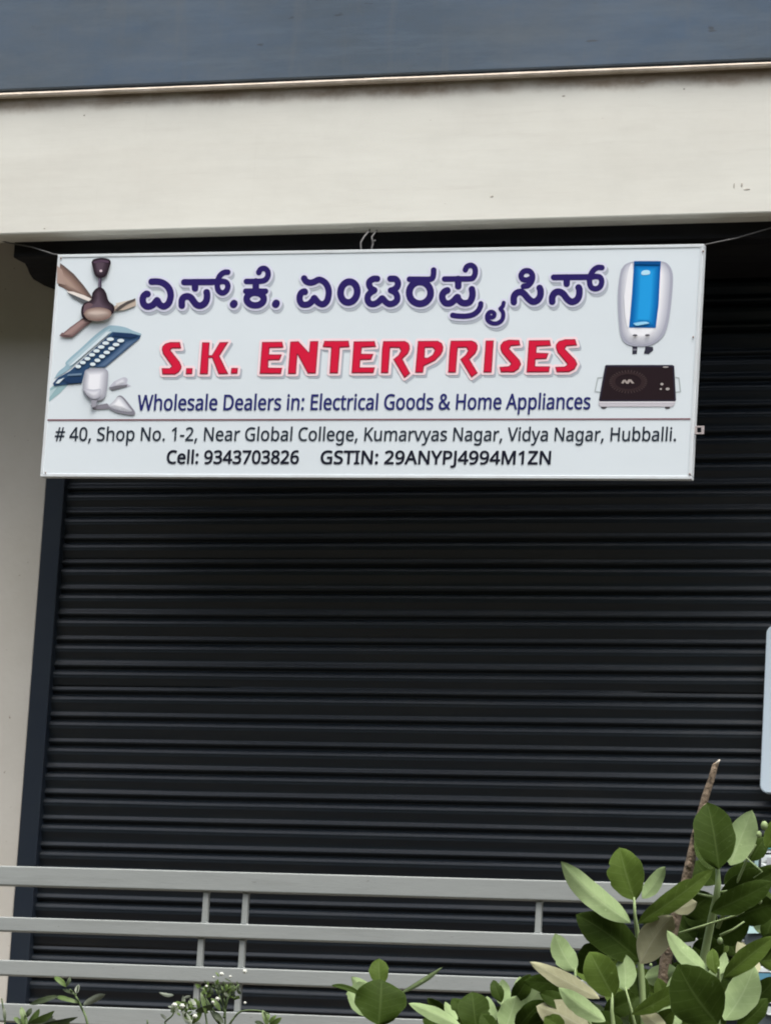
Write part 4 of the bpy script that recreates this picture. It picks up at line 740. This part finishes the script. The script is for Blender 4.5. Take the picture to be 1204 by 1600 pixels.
# -- big milkweed shrub on the right
s1 = empty('milkweed_shrub', (2.25, YP, gz(0, YP)), label='large milkweed shrub with broad dark green leaves and pale undersides, at the lower right', cat='shrub', group='milkweed shrubs before the railing')
f1 = MB(); st = MB()
for b_, t_, w_, s_, Y, dY, rl_ in (
  ((1122, 1358), (1104, 1254), 66, 'T', -4.02, .03, .1), ((1140, 1352), (1174, 1266), 47, 'U', -3.95, .02, -.2),
  ((1113, 1360), (1086, 1312), 30, 'T', -3.9, .03, .4),
  ((991, 1407), (967, 1324), 57, 'M', -4.05, .02, -.1), ((1003, 1404), (1037, 1354), 25, 'U', -3.95, .03, .3),
  ((984, 1442), (874, 1348), 38, 'U', -4.1, -.06, .25), ((996, 1443), (1114, 1358), 33, 'M', -4.15, .03, -.1),
  ((999, 1502), (899, 1428), 58, 'T', -4.05, -.03, .1), ((944, 1474), (903, 1520), 46, 'T', -3.93, .03, .1),
  ((999, 1506), (1051, 1430), 50, 'B', -4.12, -.04, -.1),
  ((958, 1558), (920, 1486), 52, 'M', -4.2, .0, 0), ((976, 1548), (973, 1489), 34, 'U', -4.1, .03, -.2),
  ((898, 1518), (866, 1459), 36, 'U', -4.0, .0, .2),
  ((1106, 1521), (1041, 1456), 28, 'U', -4.2, .02, .3),
  ((1120, 1600), (1058, 1507), 86, 'T', -4.3, -.05, .1), ((1131, 1594), (1178, 1507), 54, 'U', -4.2, .04, -.1),
  ((1129, 1528), (1210, 1463), 34, 'M', -4.22, .03, 0), ((1117, 1522), (1112, 1481), 21, 'M', -4.2, .02, 0), ((1124, 1522), (1132, 1488), 17, 'U', -4.15, .02, .2),
  ((986, 1585), (1082, 1528), 28, 'M', -4.3, .02, -.1),
  ((936, 1560), (827, 1502), 27, 'B', -4.1, -.04, .2), ((910, 1545), (818, 1533), 34, 'T', -4.05, .0, .0),
  ((945, 1596), (872, 1543), 30, 'U', -4.3, -.04, .2), ((918, 1610), (838, 1572), 52, 'B', -4.2, .02, .1),
  ((905, 1580), (842, 1552), 28, 'T', -4.15, -.03, .3),
  ((1040, 1612), (1000, 1580), 26, 'B', -4.3, .02, .1), ((975, 1612), (925, 1585), 34, 'T', -4.1, .02, .1),
  ((1010, 1560), (985, 1520), 30, 'T', -4.0, .02, .1), ((1040, 1560), (1075, 1500), 26, 'U', -3.95, .03, .2), ((1150, 1606), (1198, 1560), 30, 'T', -4.0, .03, .1), ((1062, 1605), (1022, 1560), 30, 'U', -4.05, .03, .2),
  ((960, 1500), (930, 1462), 34, 'T', -3.9, .03, .1), ((1090, 1600), (1062, 1548), 40, 'T', -4.1, .02, .1), ((1015, 1612), (1052, 1576), 30, 'M', -4.25, .0, .2), ((1004, 1450), (1040, 1428), 22, 'M', -4.0, .0, .3), ((880, 1612), (850, 1590), 30, 'M', -4.3, .0, .2),
  ((1098, 1545), (1128, 1512), 26, 'U', -4.05, .02, .2), ((940, 1535), (972, 1510), 22, 'U', -4.0, .02, .2),
  # upper right clump, in the shade of the leaves above
  ((1122, 1408), (1213, 1362), 50, 'T', -3.85, .03, .1), ((1110, 1425), (1206, 1378), 42, 'T', -4.02, .02, 0),
  ((1130, 1380), (1180, 1352), 40, 'T', -3.8, .05, .1), ((1118, 1382), (1085, 1345), 44, 'T', -3.8, .02, .1),
  ((1070, 1432), (1112, 1398), 48, 'T', -3.8, .02, .1), ((1120, 1440), (1066, 1420), 46, 'T', -3.75, .02, .1),
  ((1085, 1470), (1050, 1432), 46, 'T', -3.75, .02, .1), ((1112, 1462), (1170, 1440), 46, 'T', -3.78, .0, .1), ((1135, 1478), (1088, 1448), 44, 'T', -3.75, .02, .1),
  ((1150, 1492), (1120, 1448), 46, 'T', -3.72, .02, .1), ((1152, 1432), (1212, 1412), 52, 'T', -3.82, .0, .1), ((1172, 1440), (1200, 1390), 40, 'T', -3.72, .03, .1),
  ((1196, 1325), (1222, 1275), 34, 'M', -3.9, .02, .1), ((1172, 1345), (1196, 1308), 30, 'T', -3.8, .02, .1),
  ((1100, 1505), (1060, 1490), 40, 'T', -3.85, .02, .1), ((1080, 1500), (1130, 1475), 44, 'T', -3.8, .0, .1),
  ((1088, 1410), (1046, 1420), 26, 'B', -3.9, -.02, .2), ((1140, 1395), (1215, 1352), 26, 'M', -3.75, .02, .3),
  ((1195, 1470), (1212, 1425), 30, 'T', -3.75, .02, .1), ((1180, 1480), (1222, 1462), 24, 'T', -3.8, .02, .1)):
    pleaf(f1, b_, t_, w_, s_, Y, dY, rl_, fold=random.uniform(.12, .3), bend=random.uniform(.02, .08), wave=.03)
rq = random.Random(21)
for i in range(46):                # inner leaves of the clump, in whorls behind the ones above
    x = rq.uniform(930, 1195); y = rq.uniform(1470 if x < 1040 else 1400, 1600)
    if y < 1500-.45*(x-930)*.6: continue
    th = rq.uniform(-1.5, 1.5); L = rq.uniform(42, 78)
    pleaf(f1, (x, y+20), (x+L*math.sin(th), y+20-L*math.cos(th)), L*rq.uniform(.42, .62), rq.choice('TTMMUMB'), rq.uniform(-3.9, -3.66), rq.uniform(-.04, .06), rq.uniform(-.5, .5), fold=rq.uniform(.12, .35), bend=rq.uniform(.02, .1))
f1.build('foliage', LM, s1, False)
for pts, Y, r in (
  ([(1120, 1352, 0), (1121, 1380, 0), (1118, 1402, .02), (1110, 1440, .06), (1098, 1500, .1), (1085, 1620, .1), (1060, 2050, .1)], -4.0, [.005, .0075, .009, .010, .011, .013, .02]),
  ([(990, 1402, 0), (991, 1430, 0), (994, 1450, .02), (1000, 1510, .05), (1006, 1600, .05), (1015, 2050, .05)], -4.05, [.003, .004, .006, .008, .010, .016]),
  ([(956, 1550, 0), (955, 1580, 0), (962, 1640, .02), (985, 2050, .1)], -4.2, [.003, .0045, .007, .014]),
  ([(976, 1542, 0), (985, 1575, 0), (1000, 1640, .02)], -4.12, [.002, .003, .006]),
  ([(1122, 1512, 0), (1122, 1540, .05), (1118, 1640, .1), (1100, 2050, .1)], -4.2, [.003, .006, .009, .016]),
  ([(898, 1512, 0), (898, 1535, 0), (920, 1600, .03), (960, 1700, .05)], -4.0, [.0025, .004, .006, .01]),
  ([(1060, 1458, 0), (1100, 1446, 0), (1150, 1430, .0), (1162, 1425, .0)], -4.0, [.0028, .003, .0025, .001]),
  ([(1118, 1395, 0), (1142, 1392, 0), (1158, 1386, .0)], -3.98, [.004, .003, .002]),
  ([(1115, 1402, 0), (1096, 1398, 0), (1082, 1394, .0)], -3.98, [.004, .003, .002]),
  ([(1180, 1320, 0), (1165, 1345, .02), (1150, 1380, .05), (1120, 1450, .08)], -3.9, [.002, .003, .004, .006]),
  ([(1165, 1340, 0), (1190, 1362, 0), (1176, 1372, 0)], -3.95, [.0015, .002, .0012]),
  ([(1124, 1462, 0), (1145, 1452, 0), (1162, 1440, 0)], -3.9, [.004, .003, .002])):
    petiole(st, pts, Y, r)
for x, y, r in ((1185, 1304, .007), (1193, 1290, .009), (1186, 1408, .006), (1124, 1470, .007), (1016, 1508, .004), (1180, 1579, .006)):
    p = at(x, y, -3.98); st.ball(p, r, sub=2, sq=(1, 1, 1.3))
st.build('stem', lm_stem, s1)

# -- dry stick beside it
q = MB(); pts = [(1122, 1188, .0), (1116, 1196, .0), (1110, 1215, 0), (1101, 1245, 0), (1093, 1275, 0), (1086, 1310, 0), (1077, 1345, 0), (1068, 1385, 0), (1055, 1435, 0), (1040, 1500, 0), (1032, 1560, 0), (1024, 1640, 0), (1005, 2060, 0)]
rr = [.0022, .0075, .0085, .0098, .0102, .0115, .0125, .0135, .0145, .0155, .0165, .018, .02]
q.tube([at(x+random.uniform(-1.2, 1.2), y, -3.86) for x, y, d in pts], rr, 9)
for (x, y) in ((1099, 1262), (1085, 1303), (1078, 1352), (1030, 1590)): q.ball(at(x+random.uniform(-3, 3), y, -3.87), .008, sub=2, sq=(1, 1, 1.4))
dry = tag(q.build('dry_stick', lm_old), 'leafless grey brown stick standing upright behind the large milkweed shrub', 'stick')
b = MB(); c0_ = at(1117, 1195, -3.862); b.tube([c0_, at(1124, 1187, -3.862)], [.0045, .002], 6); b.build('broken_tip', mat('pale_split_wood', (.5, .46, .38), .8), dry)

# -- middle shrub
s2 = empty('milkweed_shrub', (1.7, -4.1, gz(0, -4)), label='low milkweed shrub with small pale new leaves, just left of the large shrub', cat='shrub', group='milkweed shrubs before the railing')
f2 = MB(); st = MB()
for b_, t_, w_, s_, Y, dY, rl_ in (
  ((744, 1612), (737, 1549), 52, 'T', -4.1, .03, .05), ((783, 1566), (770, 1531), 20, 'T', -4.05, .01, .2), ((788, 1572), (784, 1530), 24, 'U', -4.0, .02, -.3),
  ((788, 1612), (806, 1556), 40, 'U', -4.05, .02, .1), ((722, 1606), (638, 1567), 22, 'U', -4.15, -.05, .4), ((714, 1594), (695, 1565), 14, 'U', -4.0, .02, .3),
  ((727, 1592), (706, 1560), 24, 'T', -3.98, .02, .1), ((800, 1566), (828, 1522), 27, 'T', -4.0, .0, .2), ((770, 1600), (760, 1556), 22, 'U', -3.98, .02, .1),
  ((808, 1592), (850, 1538), 34, 'U', -4.0, .02, .2), ((806, 1608), (848, 1562), 34, 'T', -4.1, .0, .2), ((808, 1560), (812, 1526), 18, 'U', -3.95, .02, .2),
  ((825, 1602), (872, 1580), 30, 'T', -4.15, .0, .2), ((700, 1612), (660, 1592), 26, 'T', -4.0, .02, .3), ((775, 1618), (752, 1585), 26, 'T', -4.2, .02, .1)):
    pleaf(f2, b_, t_, w_, s_, Y, dY, rl_, fold=random.uniform(.15, .3), bend=random.uniform(.03, .09), wave=.035)
for i in range(14):
    x = rq.uniform(700, 905); y = rq.uniform(1585, 1625); th = rq.uniform(-1.2, 1.2); L = rq.uniform(34, 58)
    pleaf(f2, (x, y), (x+L*math.sin(th), y-L*math.cos(th)), L*rq.uniform(.42, .6), rq.choice('TTMMU'), rq.uniform(-3.95, -3.8), rq.uniform(-.03, .05), rq.uniform(-.5, .5), fold=rq.uniform(.12, .35), bend=rq.uniform(.02, .1))
f2.build('foliage', LM, s2, False)
for pts, Y, r in (([(783, 1560, 0), (786, 1590, 0), (784, 1640, .02), (790, 2050, .1)], -4.02, [.003, .006, .009, .015]), ([(744, 1606, 0), (750, 1640, 0), (785, 1800, .02)], -4.1, [.003, .005, .008]),
  ([(803, 1560, 0), (800, 1590, 0), (790, 1650, 0)], -4.0, [.003, .005, .007])): petiole(st, pts, Y, r)
st.build('stem', lm_stem, s2)

# -- single shoot
s3 = empty('milkweed_shrub', (1.45, -4.05, gz(0, -4)), label='small lone milkweed shoot topped by one round dark leaf', cat='shrub', group='milkweed shrubs before the railing')
f3 = MB(); st = MB()
pleaf(f3, (591, 1602), (596, 1529), 80, 'T', -4.12, .04, .05, curl=.1, fold=.1, wave=.05, shape=.98, tipk=.2, n=16, m=6)
pleaf(f3, (594, 1540), (592, 1499), 31, 'M', -4.0, .03, 0, fold=.3)
pleaf(f3, (578, 1545), (541, 1553), 26, 'U', -4.0, .02, .2); pleaf(f3, (576, 1588), (543, 1548), 20, 'U', -4.02, .02, .2); pleaf(f3, (580, 1556), (550, 1528), 22, 'U', -3.98, .03, .1)
pleaf(f3, (562, 1553), (518, 1539), 9, 'T', -4.08, -.03, .6, fold=.5); pleaf(f3, (625, 1552), (691, 1511), 8, 'U', -4.02, .05, .5, fold=.3, curl=0, bend=.0, bite=False)
f3.build('foliage', LM, s3, False)
petiole(st, [(592, 1540, 0), (593, 1600, .02), (594, 1700, .04), (600, 2050, .05)], -4.05, [.003, .005, .007, .012]); petiole(st, [(626, 1550, 0), (606, 1575, 0), (594, 1610, 0)], -4.04, [.002, .003, .004])
st.build('stem', lm_stem, s3)

# -- weeds on the left
YW = -3.6
wl_d = leafmat('weed_leaf_upper', (.040, .060, .022), (.09, .12, .06), transl=.1); wl_l = leafmat('weed_leaf_light', (.10, .165, .035), (.18, .25, .09), transl=.25); wl_s = mat('weed_stem', (.09, .13, .055), .7, .2, dark=(.05, .08, .03), nscale=30)
wl_u = leafmat('weed_leaf_silver', (.24, .275, .215), (.32, .35, .28), transl=.15)
WM = [wl_d, wl_u, wl_l, wl_u]
def wstem(mb, pts, r): mb.tube([at(x, y, YW+random.uniform(-.01, .01)) for x, y in smooth(pts, 4)], [r*(1.25-.6*i/len(smooth(pts, 4))) for i in range(len(smooth(pts, 4)))], 6)
w1 = empty('weed', (.55, YW, gz(0, YW)), label='slender dark stemmed weed with long arching leaves at the left end', cat='weed', group='weeds along the foot of the railing')
fa = MB(); st = MB()
wstem(st, [(150, 2060), (142, 1660), (137, 1600), (126, 1571), (118, 1556), (110, 1546)], .0035); wstem(st, [(118, 1556), (121, 1548), (122, 1541)], .002)
for b_, t_, w_, s_, r_ in (((127, 1568), (84, 1556), 7, 'M', .5), ((92, 1556), (48, 1570), 9, 'T', .4), ((130, 1570), (165, 1553), 11, 'U', .3), ((104, 1542), (85, 1526), 9, 'M', .2), ((103, 1541), (110, 1526), 6, 'T', .3), ((119, 1552), (124, 1538), 7, 'U', .2), ((116, 1554), (98, 1546), 5, 'T', .2)):
    pleaf(fa, b_, t_, w_, s_, YW, .01, r_, n=8, m=2, bend=.1, fold=.3)
fa.build('foliage', WM, w1, False); st.build('stem', wl_s, w1)
w2 = empty('weed', (.3, YW, gz(0, YW)), label='short yellow green weed rosette in the bottom left corner', cat='weed', group='weeds along the foot of the railing')
fa = MB(); st = MB()
for b_, t_, w_, s_, r_ in (((42, 1608), (34, 1572), 11, 'M', .2), ((44, 1600), (62, 1576), 10, 'M', .3), ((46, 1598), (86, 1580), 11, 'M', .4), ((48, 1600), (84, 1588), 12, 'U', .2), ((60, 1604), (122, 1590), 10, 'T', .3), ((52, 1606), (90, 1594), 14, 'U', .2), ((38, 1606), (22, 1590), 9, 'M', .3), ((8, 1600), (6, 1572), 5, 'T', .3), ((60, 1610), (110, 1598), 12, 'M', .2), ((40, 1590), (50, 1575), 8, 'T', .2)):
    pleaf(fa, b_, t_, w_, s_, YW, .01, r_, n=8, m=2, bend=.1, fold=.3)
wstem(st, [(60, 2060), (46, 1680), (42, 1605), (40, 1585)], .004); wstem(st, [(10, 2060), (4, 1660), (8, 1600), (3, 1560)], .003)
fa.build('foliage', WM, w2, False); st.build('stem', wl_s, w2)
w3 = empty('weed', (1.0, YW, gz(0, YW)), label='bushy weed with clusters of tiny white flowers before the railing posts', cat='weed', group='weeds along the foot of the railing')
fa = MB(); st = MB(); fl = MB()
for pts in ([(345, 2060), (350, 1680), (352, 1610), (351, 1570), (348, 1545)], [(352, 1610), (335, 1590), (325, 1570), (316, 1556)], [(351, 1620), (340, 1590), (322, 1560)], [(352, 1612), (366, 1590), (378, 1580), (402, 1579), (420, 1584)],
  [(350, 1590), (356, 1560), (366, 1540)], [(350, 1580), (342, 1555), (332, 1540)], [(351, 1570), (362, 1550), (374, 1538)], [(350, 1625), (310, 1600), (290, 1580), (282, 1572)], [(345, 1640), (290, 1610), (258, 1600), (270, 1586), (273, 1572)], [(325, 1620), (322, 1590), (318, 1575)], [(300, 1640), (238, 1610), (230, 1594)]):
    wstem(st, pts, .0026)
rnd = random.Random(3)
for i in range(70):
    a = rnd.gauss(347, 17); y = 1541+rnd.gauss(0, 8)+abs(a-347)*.15
    L = rnd.uniform(7, 13); th = rnd.uniform(-1.2, 1.2)
    pleaf(fa, (a, y+5), (a+L*math.sin(th), y+5-L*math.cos(th)), rnd.uniform(2.5, 5), rnd.choice('MMTT'), YW+rnd.uniform(-.06, .06), .0, rnd.uniform(-.4, .4), n=5, m=1)
for i in range(34):
    a = rnd.gauss(290, 14); y = 1572+rnd.gauss(0, 10); L = rnd.uniform(8, 15); th = rnd.uniform(-1.6, 1.6)
    pleaf(fa, (a, y+6), (a+L*math.sin(th), y+6-L*math.cos(th)), rnd.uniform(3, 7), rnd.choice('MMTU'), YW+rnd.uniform(-.05, .05), .0, rnd.uniform(-.4, .4), n=5, m=1)
for b_, t_, w_, s_, r_ in (((272, 1555), (248, 1551), 6, 'U', .2), ((322, 1585), (314, 1550), 7, 'M', .2), ((300, 1600), (316, 1576), 9, 'M', .2), ((304, 1602), (285, 1580), 12, 'U', .2), ((345, 1580), (330, 1560), 8, 'M', .2), ((318, 1604), (292, 1590), 10, 'U', .2), ((350, 1600), (330, 1580), 9, 'T', .2), ((305, 1580), (336, 1570), 10, 'T', .3)):
    pleaf(fa, b_, t_, w_, s_, YW-.02, .01, r_, n=8, m=2, bend=.1, fold=.3)
fa.build('foliage', WM, w3, False); st.build('stem', wl_s, w3)
m_pet = mat('white_petals', (.62, .64, .58), .7, .1)
for x, y, r in ((382.6, 1518, 3.6), (346.5, 1522, 3.4), (273, 1570.5, 4.2), (285, 1572, 4.2), (340, 1561, 3.5), (333, 1566, 2.8), (305, 1588, 4), (360, 1526, 2.4), (323, 1541, 2.2), (383, 1567, 2.2), (334, 1527, 1.8)):
    c = at(x, y, YW-.03); fl = MB()
    for k in range(6):
        a = k*1.05; fl.ball((c.x+.0035*r/4*math.cos(a)*1.2, c.y-.001, c.z+.0035*r/4*math.sin(a)), .0028*r/4*1.2, sub=1)
    fl.ball((c.x, c.y-.003, c.z), .003*r/4*1.2, sub=1)
    fl.build('flower', m_pet, w3)
w4 = empty('weed', (1.2, YW, gz(0, YW)), label='small bright green weed sprig right of the white flowered weed', cat='weed', group='weeds along the foot of the railing')
fa = MB(); st = MB(); wstem(st, [(420, 2060), (420, 1700), (419, 1610), (416, 1590)], .003)
for b_, t_, w_, s_, r_ in (((418, 1604), (410, 1578), 9, 'M', .1), ((419, 1604), (440, 1590), 9, 'M', .3), ((420, 1598), (432, 1586), 6, 'M', .2), ((416, 1596), (421, 1584), 6, 'M', .2), ((415, 1606), (398, 1596), 8, 'T', .2), ((422, 1608), (446, 1602), 9, 'T', .3)):
    pleaf(fa, b_, t_, w_, s_, YW, .01, r_, n=8, m=2, bend=.08, fold=.3)
fa.build('foliage', WM, w4, False); st.build('stem', wl_s, w4)

# ------------------------------------------------------------------ printed banner tied to the railing at the right edge
YN = -.335
bn = empty('plastic_banner', (1.6, YN, ZF), label='teal, blue and white printed plastic banner hung on the railing behind the large shrub', cat='banner')
def sheet(name, pts, off, m, wav=.012):
    q = MB(); x0 = min(p.x for p in pts); 
    b_ = bmesh.new(); f = b_.faces.new([b_.verts.new(p) for p in pts]); bmesh.ops.triangulate(b_, faces=[f]); bmesh.ops.subdivide_edges(b_, edges=b_.edges[:], cuts=5, use_grid_fill=False)
    for v in b_.verts: v.co.y += -off+wav*math.sin(v.co.x*23+v.co.z*4)*math.cos(v.co.z*11+v.co.x*3)
    e = bmesh.ops.extrude_face_region(b_, geom=b_.faces[:])
    for v in [g for g in e['geom'] if isinstance(g, bmesh.types.BMVert)]: v.co.y -= .0015
    for f in b_.faces: f.smooth = False
    q.add(b_); q.build(name, m, bn)
P = lambda *a: [at(x, y, YN) for x, y in a]
n_w = mat('banner_white', (.62, .68, .68), .4, .4); n_t = mat('banner_teal', (.09, .36, .40), .4, .4); n_b = mat('banner_blue', (.10, .26, .36), .4, .4); n_d = mat('banner_slate', (.07, .09, .10), .5, .4); n_g = mat('banner_grey', (.36, .38, .40), .45, .4); n_p = mat('banner_pale_teal', (.40, .58, .58), .4, .4)
sheet('vinyl_sheet', P((1166, 1322), (1290, 1318), (1280, 1648), (1160, 1640)), 0, n_d)
sheet('print_panel', P((1194, 1303), (1282, 1300), (1278, 1334), (1193, 1333)), .004, n_w)
sheet('print_panel', P((1199, 1307), (1280, 1303), (1276, 1328), (1198, 1327)), .008, n_t)
sheet('print_panel', P((1190, 1336), (1280, 1336), (1278, 1362), (1189, 1361)), .004, n_w)
sheet('print_panel', P((1199, 1341), (1230, 1341), (1229, 1360), (1198, 1360)), .008, n_g)
sheet('print_panel', P((1179, 1334), (1186, 1334), (1184, 1356), (1178, 1356)), .004, n_p)
sheet('print_panel', P((1168, 1459), (1172, 1445), (1184, 1436), (1280, 1430), (1280, 1456)), .004, n_p)
sheet('print_panel', P((1188, 1447), (1198, 1441), (1280, 1438), (1280, 1450), (1190, 1452)), .008, n_t)
sheet('print_panel', P((1184, 1510), (1280, 1513), (1280, 1520), (1184, 1519)), .004, n_w)
sheet('print_panel', P((1182, 1521), (1280, 1522), (1280, 1540), (1184, 1540)), .004, n_b)
sheet('print_panel', P((1168, 1551), (1280, 1553), (1280, 1571), (1166, 1566)), .004, n_g)
sheet('print_panel', P((1178, 1573), (1280, 1572), (1280, 1590), (1200, 1586)), .004, n_w)
